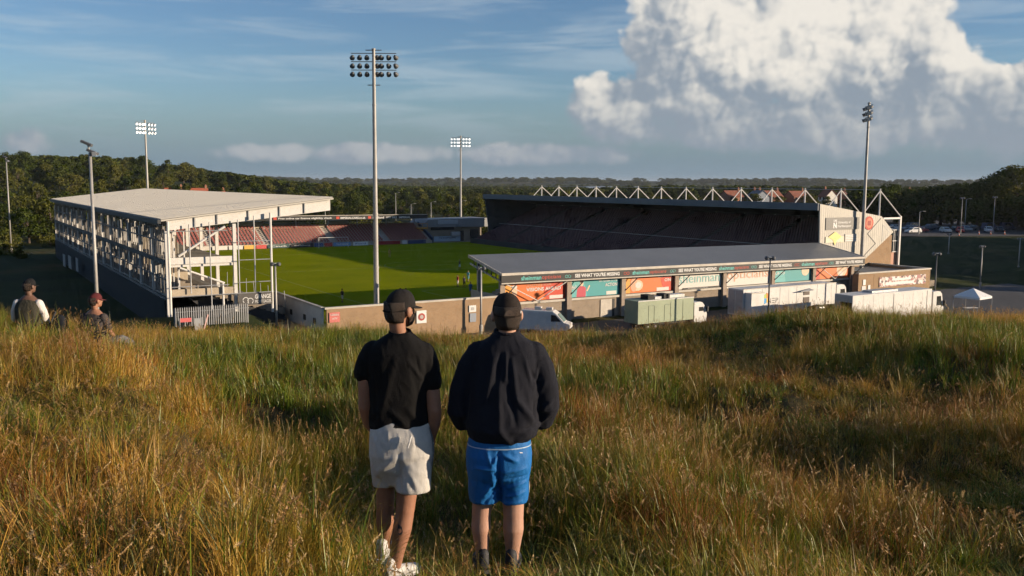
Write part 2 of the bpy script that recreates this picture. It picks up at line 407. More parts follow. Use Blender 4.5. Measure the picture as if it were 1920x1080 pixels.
def stalk(vs, fs, at, base, ang, lean, L, rnd, rs, head=0.16):
    """a thin stem with a feathery seed head"""
    d = np.array([math.cos(ang), math.sin(ang), 0]); p = np.array([base[0], base[1], -0.04]); th = lean * 0.2; seg = 6; st = L / seg; pts = []
    for i in range(seg + 1):
        pts.append((p.copy(), th)); p = p + st * (d * math.sin(th) + np.array([0, 0, 1]) * math.cos(th)); th += lean * 0.22
    for q in (0.0, math.pi / 2):
        s = np.array([-math.sin(ang + q), math.cos(ang + q), 0]); k = len(vs)
        for i, (p_, _) in enumerate(pts):
            w = 0.0026 * (1 - 0.5 * i / seg); vs.append(p_ - s * w / 2); vs.append(p_ + s * w / 2); at += [(0.55, rnd, 1.0)] * 2
        for i in range(seg): fs.append((k + 2 * i, k + 2 * i + 1, k + 2 * i + 3, k + 2 * i + 2))
    # seed head: small spikelets along the last part of the stem
    p1, t1 = pts[-1]; ax = d * math.sin(t1) + np.array([0, 0, 1]) * math.cos(t1); h0 = p1 - ax * head * 0.75
    for j in range(15):
        u = j / 14; c = h0 + ax * head * u; a2 = rs.uniform(0, 6.28); r = head * 0.16 * math.sin(math.pi * (0.15 + 0.8 * u)) + 0.003
        o = np.array([math.cos(a2), math.sin(a2), 0]) * r; q = c + o + ax * head * 0.16; n = np.cross(ax, o / np.linalg.norm(o)) * 0.0035; k = len(vs)
        vs += [c - n, c + n, q + n * 0.4, q - n * 0.4]; at += [(1.0, rnd, 2.0)] * 4; fs.append((k, k + 1, k + 2, k + 3))
def patch(name, mixk, seed, m, far=False):
    """a disc of tussocky sward about 0.75 m across; mixk = share of dry blades, count of seed stalks"""
    rs = random.Random(seed); vs, fs, at = [], [], []; dryp, nst = mixk; RAD = 0.37
    clumps = []
    for _ in range(9):
        r, a = RAD * rs.random() ** 0.5, rs.uniform(0, 6.28)
        clumps.append((r * math.cos(a), r * math.sin(a), rs.choice((.55, .7, .85, 1.0, 1.25, 1.45)), rs.uniform(0, 6.28), min(1, max(0, dryp + rs.uniform(-.35, .35))), rs.random()))
    wf = 1.9 if far else 1.3; seg = 2 if far else 3
    for _ in range(230 if far else 430):
        cx, cy, cs, ca, cd, cv = rs.choice(clumps); r = 0.085 * rs.random() ** 0.5; a = rs.uniform(0, 6.28)
        x, y = cx + r * math.cos(a), cy + r * math.sin(a)
        if rs.random() < 0.10: q = RAD * rs.random() ** 0.5; t = rs.uniform(0, 6.28); x, y = q * math.cos(t), q * math.sin(t)
        ang = math.atan2(y - cy + .06 * math.sin(ca), x - cx + .06 * math.cos(ca)) + rs.gauss(0, .7)      # blades fan outwards from the tussock
        L = cs * rs.uniform(0.18, 0.46); rnd = min(1, max(0, .5 * cv + .5 * rs.random()))
        if rs.random() < cd: blade(vs, fs, at, (x, y), ang, abs(rs.gauss(0.62, 0.36)), L, wf * rs.uniform(0.0022, 0.0048), rnd, 1.0, seg, rs.uniform(0.5, 1.9), rs.uniform(-1, 1))
        else: blade(vs, fs, at, (x, y), ang, abs(rs.gauss(0.52, 0.30)), L * 1.05, wf * rs.uniform(0.0035, 0.0080), rnd, 0.0, seg, rs.uniform(0.6, 1.7), rs.uniform(-.8, .8))
    for _ in range(26 if far else 50):                    # flattened thatch between the tussocks
        q = RAD * rs.random() ** 0.5; t = rs.uniform(0, 6.28)
        blade(vs, fs, at, (q * math.cos(t), q * math.sin(t)), rs.uniform(0, 6.28), rs.uniform(1.3, 1.9), rs.uniform(.12, .32), wf * rs.uniform(.002, .0045), rs.random() * .6, 1.0, 2, .4, rs.uniform(-1, 1))
    for _ in range(nst):
        q = RAD * rs.random() ** 0.5; t = rs.uniform(0, 6.28)
        stalk(vs, fs, at, (q * math.cos(t), q * math.sin(t)), rs.uniform(0, 6.28), rs.uniform(0.05, 0.6), rs.uniform(0.34, 0.62), rs.random(), rs, rs.uniform(.05, .11))
    me = bpy.data.meshes.new(name); me.from_pydata([tuple(v) for v in vs], [], fs)
    for i, nm in enumerate(('tip', 'rnd', 'dry')):
        a_ = me.attributes.new(nm, 'FLOAT', 'POINT'); a_.data.foreach_set('value', [x[i] for x in at])
    me.materials.append(m); me.update()
    return bpy.data.objects.new(name, me)
def grass_material():
    m = bpy.data.materials.new('meadow_grass'); m.use_nodes = True; h = NT(m.node_tree); h.n.clear()
    A = lambda n: (lambda x: (setattr(x, 'attribute_name', n), x.outputs['Fac'])[1])(h.new('ShaderNodeAttribute'))
    tip, rnd, dry = A('tip'), A('rnd'), A('dry')
    P = h.new('ShaderNodeNewGeometry').outputs['Position']
    n1 = h.noise(P, 0.28, 3, 0.55); n2 = h.noise(P, 1.1, 3, 0.6); n3 = h.noise(h.vadd(P, (31.0, 7.0, 0.0)), 0.33, 3, 0.5)
    patch = h.smooth(h.m('ADD', h.m('MULTIPLY', n1, 0.7), h.m('MULTIPLY', n2, 0.3)), 0.40, 0.57)
    green = h.ramp(rnd, [(0.0, (0.030, 0.070, 0.006)), (0.35, (0.075, 0.145, 0.008)), (0.7, (0.155, 0.215, 0.012)), (1.0, (0.30, 0.28, 0.030))])
    straw = h.ramp(rnd, [(0.0, (0.18, 0.082, 0.011)), (0.35, (0.43, 0.215, 0.027)), (0.7, (0.63, 0.36, 0.062)), (1.0, (0.76, 0.55, 0.17))])
    rust = h.ramp(rnd, [(0.0, (0.15, 0.046, 0.010)), (0.5, (0.32, 0.115, 0.020)), (1.0, (0.48, 0.22, 0.055))])
    straw = h.mix(h.smooth(n3, 0.44, 0.55), straw, rust)
    gtip = h.mix(h.m('MULTIPLY', h.m('POWER', tip, 2.5), h.m('ADD', 0.15, h.m('MULTIPLY', patch, 0.5))), green, straw)
    dgreen = h.mix(h.m('MULTIPLY', h.m('SUBTRACT', 1.0, patch), 0.55), straw, green)
    col = h.mix(h.m('MINIMUM', dry, 1.0), gtip, dgreen)
    seed = h.ramp(rnd, [(0.0, (0.26, 0.13, 0.045)), (0.5, (0.42, 0.24, 0.09)), (1.0, (0.58, 0.42, 0.20))])
    col = h.mix(h.m('SUBTRACT', dry, 1.0, clamp=True), col, seed)
    d = h.new('ShaderNodeBsdfDiffuse'); t = h.new('ShaderNodeBsdfTranslucent'); g = h.new('ShaderNodeBsdfGlossy')
    h.put(d.inputs[0], col); h.put(t.inputs[0], col); g.inputs['Roughness'].default_value = 0.45; g.inputs[0].default_value = (1, 1, 1, 1)
    mx = h.new('ShaderNodeMixShader'); mx.inputs[0].default_value = 0.30; h.l.new(d.outputs[0], mx.inputs[1]); h.l.new(t.outputs[0], mx.inputs[2])
    m2 = h.new('ShaderNodeMixShader'); m2.inputs[0].default_value = 0.035; h.l.new(mx.outputs[0], m2.inputs[1]); h.l.new(g.outputs[0], m2.inputs[2])
    out = h.new('ShaderNodeOutputMaterial'); h.l.new(m2.outputs[0], out.inputs[0])
    return m
def instancer(name, pts, rot, scl, idx, col):
    """one object that scatters the members of a collection on given points"""
    me = bpy.data.meshes.new(name); me.from_pydata([tuple(p) for p in pts], [], [])
    a = me.attributes.new('rot', 'FLOAT_VECTOR', 'POINT'); a.data.foreach_set('vector', np.asarray(rot, float).ravel())
    a = me.attributes.new('scl', 'FLOAT_VECTOR', 'POINT'); a.data.foreach_set('vector', np.asarray(scl, float).ravel())
    a = me.attributes.new('idx', 'INT', 'POINT'); a.data.foreach_set('value', np.asarray(idx, int).ravel())
    o = bpy.data.objects.new(name, me); COL.objects.link(o)
    g = bpy.data.node_groups.new(name + '_scatter', 'GeometryNodeTree')
    g.interface.new_socket('Geometry', in_out='INPUT', socket_type='NodeSocketGeometry'); g.interface.new_socket('Geometry', in_out='OUTPUT', socket_type='NodeSocketGeometry')
    n = g.nodes; l = g.links
    gi = n.new('NodeGroupInput'); go = n.new('NodeGroupOutput'); ip = n.new('GeometryNodeInstanceOnPoints'); ci = n.new('GeometryNodeCollectionInfo')
    ci.inputs['Collection'].default_value = col; ci.inputs['Separate Children'].default_value = True; ci.inputs['Reset Children'].default_value = True
    def na(nm, dt):
        x = n.new('GeometryNodeInputNamedAttribute'); x.data_type = dt; x.inputs['Name'].default_value = nm; return x.outputs['Attribute']
    e = n.new('FunctionNodeEulerToRotation'); l.new(na('rot', 'FLOAT_VECTOR'), e.inputs[0])
    l.new(gi.outputs[0], ip.inputs['Points']); l.new(ci.outputs[0], ip.inputs['Instance']); ip.inputs['Pick Instance'].default_value = True
    l.new(na('idx', 'INT'), ip.inputs['Instance Index']); l.new(e.outputs[0], ip.inputs['Rotation']); l.new(na('scl', 'FLOAT_VECTOR'), ip.inputs['Scale'])
    l.new(ip.outputs[0], go.inputs[0])
    md = o.modifiers.new('scatter', 'NODES'); md.node_group = g
    return o
FEET = [(-0.86, 5.93), (-0.74, 5.80), (-0.185, 5.92), (0.025, 5.92)]
def make_grass():
    m = grass_material(); col = bpy.data.collections.new('grass_patches'); k = 0
    MIX = [(0.08, 1), (0.14, 3), (0.22, 3), (0.32, 6), (0.46, 7), (0.62, 10), (0.75, 12), (0.85, 18)]
    for far in (False, True):
        for rep in range(2):
            for mk in MIX:
                col.objects.link(patch('patch_%02d' % k, (mk[0], mk[1] // (2 if far else 1)), 100 + k, m, far)); k += 1
    rs = np.random.default_rng(11); pts = []; y = 1.3
    while y < 31:                                     # jittered rows, about 0.4 m apart
        st = 0.37 if y < 12 else 0.42
        hw = 0.65 * y + 1.6; n = int(2 * hw / st)
        xs = np.linspace(-hw, hw, n) + rs.uniform(-.17, .17, n); pts.append(np.stack([xs, y + rs.uniform(-.17, .17, n)], 1)); y += st
    P = np.vstack(pts); x, y = P[:, 0], P[:, 1]; n = len(P)
    nz = np.array([mnoise.noise((px * 0.33, py * 0.33, 5.0)) for px, py in P]); nz2 = np.array([mnoise.noise((px * 0.9, py * 0.9, 1.0)) for px, py in P])
    s = np.clip(0.70 + 0.45 * nz + 0.48 * nz2 + rs.normal(0, 0.12, n), 0.34, 1.15) * (1 - 0.12 * sst(y, 14, 20)) * (0.86 + 0.14 * sst(y, 6, 9))
    dmin = np.min([np.hypot(x - fx, y - fy) for fx, fy in FEET], 0)
    s = s * (0.50 + 0.50 * sst(dmin, 0.25, 0.9))
    tr = np.min([np.hypot((x - fx) / 1.3, np.where(y < fy, (y - fy) / 2.2, y - fy)) for fx, fy in FEET], 0)      # trodden patch round the two men
    s = s * (0.34 + 0.66 * sst(tr, 0.25, 0.62))
    s = np.where(np.hypot(x, y) < 3.0, s * 0.7, s)
    for (sx, sy) in ((-7.75, 15.2), (-6.95, 15.1)):
        s = s * (0.5 + 0.5 * sst(np.hypot(x - sx, y - sy), 0.4, 1.0))
    dr = 0.52 + 0.15 * sst(x, 1, 5) + 0.60 * nz2 + 1.0 * np.array([mnoise.noise((px * 0.16 + 9, py * 0.16, 2.0)) for px, py in P]) + rs.normal(0, .10, n)
    # the drier strips: along the ridge on the left, the crest, and a band on the right
    dr = dr + 0.30 * np.exp(-((-(x + 1.2) * 0.874 - (y - 5.3) * 0.486 - 0.5) / 0.9) ** 2) * (y > 4) + 0.22 * sst(y, 17, 22) + 0.25 * np.exp(-((x - 7) / 3) ** 2 - ((y - 13) / 2.2) ** 2)
    lv = np.clip((dr * 8).astype(int), 0, 7)
    idx = lv + 8 * rs.integers(0, 2, n) + 16 * (y > 11.5)
    z = ground_h(x, y)
    rot = np.stack([rs.normal(0, 0.10, n), rs.normal(0.03, 0.10, n), rs.uniform(0, 6.28, n)], 1)
    scl = np.stack([rs.uniform(.9, 1.15, n), rs.uniform(.9, 1.15, n), s], 1)
    o = instancer('meadow_grass', np.stack([x, y, z], 1), rot, scl, idx, col)
    tag(o, 'long green and straw-coloured meadow grass covering the near hill', 'grass', kind='stuff')
make_grass()
# ---------------------------------------------------------------- materials shared by the stadium
M_STEEL = mat('white_painted_steel', (0.624, 0.608, 0.576), 0.5, 0.10, 1.5)
M_GALV = mat('galvanised_steel', (0.357, 0.365, 0.374), 0.45, 0.15, 2.0, metal=0.3)
M_DARKST = mat('dark_grey_steel', (0.06, 0.065, 0.07), 0.55, 0.2, 2.0)
M_CONC = mat('concrete', (0.306, 0.281, 0.238), 0.9, 0.25, 0.8, 0.3, 6)
M_DCONC = mat('dusty_concrete', (0.24, 0.20, 0.155), 0.9, 0.3, 0.9, 0.3, 6)
M_CREAM = mat('cream_board', (0.416, 0.352, 0.264), 0.85, 0.2, 0.7)
M_ROOFG = mat('grey_roof_sheet', (0.153, 0.162, 0.171), 0.5, 0.12, 0.25)
M_TRIM = mat('pale_roof_trim', (0.480, 0.440, 0.376), 0.6, 0.2, 1.0)
M_SLATE = mat('slate_blue_fascia', (0.115, 0.135, 0.16), 0.6, 0.1, 0.6)
M_BRICKP = mat('pier_brick', (0.336, 0.272, 0.216), 0.9, 0.2, 1.5)
M_BLACK = mat('black_sign_board', (0.022, 0.022, 0.022), 0.6, 0.2, 1.0)
M_WTXT = mat('white_lettering', (0.656, 0.656, 0.640), 0.6)
M_TEAL = mat('teal_lettering', (0.102, 0.442, 0.408), 0.6)
M_RTXT = mat('red_lettering', (0.495, 0.063, 0.036), 0.6)
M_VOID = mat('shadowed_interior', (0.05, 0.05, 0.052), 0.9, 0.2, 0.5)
M_SEAT = mat('faded_red_seat_plastic', (0.30, 0.090, 0.078), 0.55, 0.25, 0.9)
M_MSEAT = mat('maroon_seat_plastic', (0.10, 0.048, 0.052), 0.55, 0.2, 0.9)
M_CLAD = mat('pale_ribbed_cladding', (0.448, 0.424, 0.368), 0.55, 0.06, 0.4)
M_STUD = mat('shade_dark_steel_stud', (0.17, 0.16, 0.15), .7, .2, 2)  # steel darkened: the shade on the rear side is put into the colour
M_SHADE = mat('deep_shade_sheet', (0.010, 0.012, 0.016), 0.8, 0.3, 0.5)  # near-black colour that stands for deep shade
M_GLASS = glass_mat('dark_glass')
def brick_mat(name, c1, c2, mortar, scale=1.0):
    m = bpy.data.materials.new(name); m.use_nodes = True; h = NT(m.node_tree); b = h.n['Principled BSDF']; MATS[name] = m
    tc = h.new('ShaderNodeTexCoord'); s = h.sep(tc.outputs['Object'])
    v = h.xyz(h.m('ADD', s[0], s[1]), s[2], 0.0)
    br = h.new('ShaderNodeTexBrick'); br.inputs['Scale'].default_value = scale; h.put(br.inputs['Vector'], v)
    br.inputs['Brick Width'].default_value = 0.225; br.inputs['Row Height'].default_value = 0.075; br.inputs['Mortar Size'].default_value = 0.008
    br.inputs['Color1'].default_value = (*c1, 1); br.inputs['Color2'].default_value = (*c2, 1); br.inputs['Mortar'].default_value = (*mortar, 1)
    n = h.noise(tc.outputs['Object'], 0.9, 5, 0.65)
    c = h.mix(h.smooth(n, 0.3, 0.75), br.outputs[0], (0.55, 0.55, 0.55, 1), blend='MULTIPLY')
    c = h.mix(0.40, br.outputs[0], c)
    h.put(b.inputs['Base Color'], c); b.inputs['Roughness'].default_value = 0.9; b.inputs['Specular IOR Level'].default_value = 0.2
    return m
M_BRICK = brick_mat('buff_brick', (0.36, 0.235, 0.135), (0.31, 0.20, 0.115), (0.34, 0.265, 0.185))
M_BRICK2 = brick_mat('grey_buff_brick', (0.33, 0.26, 0.19), (0.28, 0.22, 0.165), (0.31, 0.275, 0.23))
def rib_mat(name, col, pitch):
    """profiled sheet: fine vertical ribs as relief"""
    m = bpy.data.materials.new(name); m.use_nodes = True; h = NT(m.node_tree); b = h.n['Principled BSDF']; MATS[name] = m
    tc = h.new('ShaderNodeTexCoord'); s = h.sep(tc.outputs['Object'])
    w = h.m('ABSOLUTE', h.m('SINE', h.m('MULTIPLY', h.m('ADD', s[0], s[1]), math.pi / pitch)))
    bp = h.new('ShaderNodeBump'); bp.inputs['Strength'].default_value = 0.7; bp.inputs['Distance'].default_value = 0.04
    h.put(bp.inputs['Height'], h.smooth(w, 0.2, 0.7)); h.l.new(bp.outputs[0], b.inputs['Normal'])
    n = h.noise(tc.outputs['Object'], 0.5, 5, 0.6)
    h.put(b.inputs['Base Color'], h.mix(h.smooth(n, 0.35, 0.7), (*col, 1), (*[c * 0.86 for c in col], 1)))
    b.inputs['Roughness'].default_value = 0.55
    return m
M_ROOFE = mat('pale_roof_sheet', (0.475, 0.45, 0.395), 0.5, 0.06, 0.15)
M_RIB = rib_mat('ribbed_gable_sheet', (0.448, 0.424, 0.368), 0.5)

# ---------------------------------------------------------------- pitch
def make_pitch():
    m = bpy.data.materials.new('pitch_turf'); m.use_nodes = True; h = NT(m.node_tree); b = h.n['Principled BSDF']
    tc = h.new('ShaderNodeTexCoord'); v = tc.outputs['Object']; s = h.sep(v)
    n = h.noise(v, 0.12, 5, 0.6)
    c = h.ramp(n, [(0.3, (0.165, 0.195, 0.006)), (0.5, (0.200, 0.230, 0.007)), (0.72, (0.235, 0.255, 0.010))])
    st = h.smooth(h.m('SINE', h.m('MULTIPLY', s[1], 2 * math.pi / 11.0)), -0.25, 0.25)
    c = h.mix(h.m('MULTIPLY', st, 0.22), c, (0.235, 0.245, 0.012, 1))
    h.put(b.inputs['Base Color'], c); b.inputs['Roughness'].default_value = 0.9; b.inputs['Specular IOR Level'].default_value = 0.0
    t = MB().box(-42.8, 40, -58.5, 57.5, -0.5, 0.0)
    o = t.build('pitch', m); o.location = W(0, 0, 0); o.rotation_euler = (0, 0, TH); tag(o, kind='structure')
    ml = mat('pitch_line_paint', (0.24, 0.27, 0.07), 0.8)
    L = MB(); z0, z1 = 0.0, 0.006; w = 0.07
    L.box(-33 - w, -33 + w, -53, 53, z0, z1); L.box(33 - w, 33 + w, -53, 53, z0, z1)
    for a in (-53, 0, 53): L.box(-33 + w, 33 - w, a - w, a + w, z0, z1)
    for sg in (-1, 1):
        for bw, dp in ((20.16, 16.5), (9.16, 5.5)):
            e = sg * (53 - dp); L.box(-bw, bw, e - w, e + w, z0, z1)
            for k in (-1, 1): L.box(k * bw - w, k * bw + w, min(e, sg * 53) + w, max(e, sg * 53) - w, z0, z1)
    for i in range(48):
        t0, t1 = 2 * math.pi * i / 48, 2 * math.pi * (i + 1) / 48
        L.bar((9.15 * math.cos(t0), 9.15 * math.sin(t0), 0.003), (9.15 * math.cos(t1), 9.15 * math.sin(t1), 0.003), 0.14, 0.007)
    p = L.build('pitch_markings', ml, o); 
    # concrete apron round the pitch
    ap = MB().box(-57.5, 62, -62.85, 74, -1.9, -0.15).build('stadium_apron', M_DCONC); ap.location = W(0, 0, 0); ap.rotation_euler = (0, 0, TH); tag(ap, kind='structure')
make_pitch()

# ---------------------------------------------------------------- unfinished east stand (left)
def east_stand():
    S = SThing('unfinished_stand', 'unfinished open-framed football stand with pale flat roof and white beams', 'stadium stand', -59, -57)
    A = np.linspace(-57, 57.5, 16); rs = random.Random(5)
    zr = lambda b: 11.55 + (b + 59.3) / 18.0 * 2.1           # underside of the roof
    r = MB(); b0, b1 = -59.6, -41.2; a = -57.7; prof = []          # profiled sheet: trapezoid ribs running up the slope
    while a < 58.2: prof += [(a, .22), (a + .26, .22), (a + .33, .33), (a + .43, .33)]; a += .5
    prof.append((58.2, .22))
    for i in range(len(prof) - 1):
        (p, zp), (q, zq) = prof[i], prof[i + 1]
        r.add([(b0, p, zr(b0) + zp), (b1, p, zr(b1) + zp), (b1, q, zr(b1) + zq), (b0, q, zr(b0) + zq)], [(0, 1, 2, 3)])
    r.add([(b, a, zr(b) + dz) for dz in (0.02, 0.19) for (b, a) in ((b0, -57.7), (b1, -57.7), (b1, 58.2), (b0, 58.2))], [(0, 3, 2, 1), (4, 5, 6, 7), (0, 1, 5, 4), (1, 2, 6, 5), (2, 3, 7, 6), (3, 0, 4, 7)])
    roof = S.part('roof', r, M_ROOFE)
    g = MB(); g.box(-59.95, -59.62, -57.7, 58.2, 11.30, 11.72); S.part('gutter', g, M_DARKST, roof)
    for a in A:
        w = 0.16
        S.part('rafter', MB().add([(b, a + k, z) for k in (-w, w) for (b, z) in ((-59, 10.55), (-41.4, 12.45), (-41.4, zr(-41.4)), (-59, zr(-59)))],
                                  [(0, 3, 2, 1), (4, 5, 6, 7), (0, 1, 5, 4), (1, 2, 6, 5), (2, 3, 7, 6), (3, 0, 4, 7)]), M_STEEL)
        S.part('column', MB().box(-59.2, -58.85, a - .17, a + .17, -1, 10.5), M_STEEL)
        S.part('column', MB().box(-52.3, -51.95, a - .17, a + .17, -1, 11.15), M_STEEL)
        S.part('floor_beam', MB().box(-58.8, -52.35, a - .12, a + .12, 6.75, 7.15), M_STEEL)
    # stiffener plates on the end rafter
    for b in (-56.2, -53.9, -50.6, -47.2, -44.4):
        zt = zr(b); S.part('stiffener', MB().box(b - .06, b + .06, -57.30, -57.17, 10.6 + (b + 59) / 17.6 * 1.9, zt - .05), M_GALV)
    S.part('upper_floor', MB().box(-59.0, -52.4, -56.8, 57.3, 7.16, 7.42), M_CONC)
    S.part('end_beam', MB().box(-58.8, -52.4, -57.32, -57.14, 7.05, 7.75), M_STEEL)
    S.part('lower_floor', MB().box(-59.0, -52.4, -56.8, 57.3, 3.55, 3.80), M_CONC)
    S.part('lower_end_beam', MB().box(-58.8, -52.4, -57.36, -57.14, 3.60, 4.45), M_CREAM)
    # raked terrace of steps
    t = MB(); n = 16
    for i in range(n):
        bb0 = -57.5 + i * 11.5 / n; z = 5.0 - i * 3.8 / n
        t.box(bb0, bb0 + 11.5 / n, -54.5, 57.2, z - 0.75, z)
    S.part('terrace', t, M_DCONC)
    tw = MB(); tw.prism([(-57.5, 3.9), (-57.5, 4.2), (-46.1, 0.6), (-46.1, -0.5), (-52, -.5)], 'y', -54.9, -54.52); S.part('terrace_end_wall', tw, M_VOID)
    S.part('front_wall', MB().box(-45.95, -45.7, -47.5, 57.2, -0.4, 1.25), M_CONC)
    # light steel studs of the rear wall
    sm = MB().box(-0.035, 0.035, -0.07, 0.07, 0, 3.28).mesh('stud'); sm.materials.append(M_STUD)
    sm2 = MB().box(-0.035, 0.035, -0.07, 0.07, 0, 3.55).mesh('stud'); sm2.materials.append(M_STUD)
    a = -56.2
    while a < 57:
        for me, z in ((sm, 3.82), (sm2, 7.44)):
            if rs.random() < 0.90:
                o = link('stud', me, None, S.root); o.location = (-59.05 + 59, a + rs.uniform(-.15, .15) + 57, z)
        a += 0.98
    im = MB().box(-0.06, 0.06, -0.05, 0.05, 0, 2.9).mesh('inner_stud'); im.materials.append(M_STEEL)
    a = -55.8
    while a < 57:
        for z in (3.85, 7.46):
            if rs.random() < 0.62:
                o = link('inner_stud', im, None, S.root); o.location = (rs.uniform(.9, 1.5), a + rs.uniform(-.2, .2) + 57, z)
        a += 0.85
    for z, h in ((3.35, .28), (5.45, .12), (7.05, .5), (9.35, .14), (11.0, .16)):
        S.part('wall_rail', MB().box(-59.32, -59.22, -56.9, 57.4, z, z + h), M_DARKST if h > .4 else M_STUD)
    # inner partitions, plasterboard and stacked material standing on the two floors
    for z0, hh in ((3.82, 2.85), (7.44, 3.0)):
        a = -55.0
        while a < 56:
            a += rs.uniform(0.9, 2.6)
            kind = rs.random(); bb = rs.uniform(-58.4, -56.6); d = rs.uniform(.5, 2.4)
            if a > 55: break
            if kind < 0.30: S.part('partition_panel', MB().box(bb, min(bb + d, -53.0), a - .06, a + .06, z0, z0 + hh * rs.uniform(.35, .98)), rs.choice((M_CREAM, M_DCONC, M_STEEL, M_CONC)))
            elif kind < 0.75: S.part('inner_stud', MB().box(bb, bb + .12, a - .08, a + .08, z0, z0 + hh), M_STEEL)
            else: S.part('hanging_sheet', MB().box(-58.9, -58.82, a, a + rs.uniform(.5, 1.2), z0 + hh * .45, z0 + hh * .9), rs.choice((M_CREAM, M_GALV, M_DARKST)))
    S.part('lower_shade_sheet', MB().box(-59.40, -59.22, -56.7, 57.3, -1.5, 3.33), M_SHADE)  # dark sheet over the lower columns, painted as the deep shade there
    for aa, z0, ww in ((20, .2, 4.5), (30, -.2, 3.5), (10, .6, 3.0)):
        S.part('hoarding_board', MB().box(-60.3, -60.2, aa, aa + ww, z0, z0 + 2.2), M_GALV)
    # braces and scaffold at the near end
    S.part('brace', MB().tube((-58.0, -57.5, 7.9), (-53.2, -57.5, 10.9), .13, n=8), M_STEEL)
    S.part('brace', MB().tube((-57.9, -57.5, 6.7), (-53.4, -57.5, 4.9), .11, n=8), M_STEEL)
    S.part('brace', MB().tube((-53.6, -57.55, 4.9), (-53.55, -57.55, -1), .12, n=8), M_STEEL)
    for b, z0, z1 in ((-58.98, -1.2, 11.5), (-56.9, 4.0, 11.2), (-54.85, 2.2, 11.4), (-50.2, 3.8, 12.0), (-48.4, 1.5, 12.3), (-51.9, 3.8, 11.6)):
        S.part('scaffold_pole', MB().tube((b, -57.75, z0), (b, -57.75, z1), .065 if b not in (-48.4, -58.98) else .13, n=8), M_GALV if b not in (-48.4, -58.98) else M_STEEL)
    for z, bl, br in ((7.3, -52, -48.3), (4.9, -52, -48.3), (9.3, -52, -48.3), (4.75, -59, -53), (10.5, -59, -53), (3.75, -59, -48.2)):
        S.part('scaffold_rail', MB().tube((bl, -57.8, z), (br, -57.8, z), .05, n=6), M_GALV)
    for i in range(9):
        aa = -55 + i * 3.1; S.part('guard_post', MB().tube((-46.2 + rs.uniform(-.2, .2), aa, 1.4), (-46.2, aa, 3.4), .04, n=6), M_GALV)
    # banner
    ban = S.part('banner', MB().box(-52.1, -48.45, -57.98, -57.92, 2.45, 3.72), mat('charcoal_banner', (0.085, 0.08, 0.075), 0.6, 0.1, 1.0))
    add_text(ban, 'GRANGE', -50.35, -57.99, 3.08, 1.75, 0.46, M_WTXT, 0.015, S.off)
    add_text(ban, 'MORTGAGES', -50.35, -57.99, 2.62, 1.75, 0.32, M_WTXT, 0.0, S.off)
    lg = MB()
    for cx_, cz in ((-51.35, 2.98), (-50.85, 2.88)):
        for i in range(14):
            t0, t1 = math.pi * (i / 14 * 1.6 - 0.3), math.pi * ((i + 1) / 14 * 1.6 - 0.3)
            lg.bar((cx_ + .30 * math.cos(t0), -57.995, cz + .30 * math.sin(t0)), (cx_ + .30 * math.cos(t1), -57.995, cz + .30 * math.sin(t1)), .02, .07)
    S.part('logo', lg, M_WTXT, ban)
east_stand()

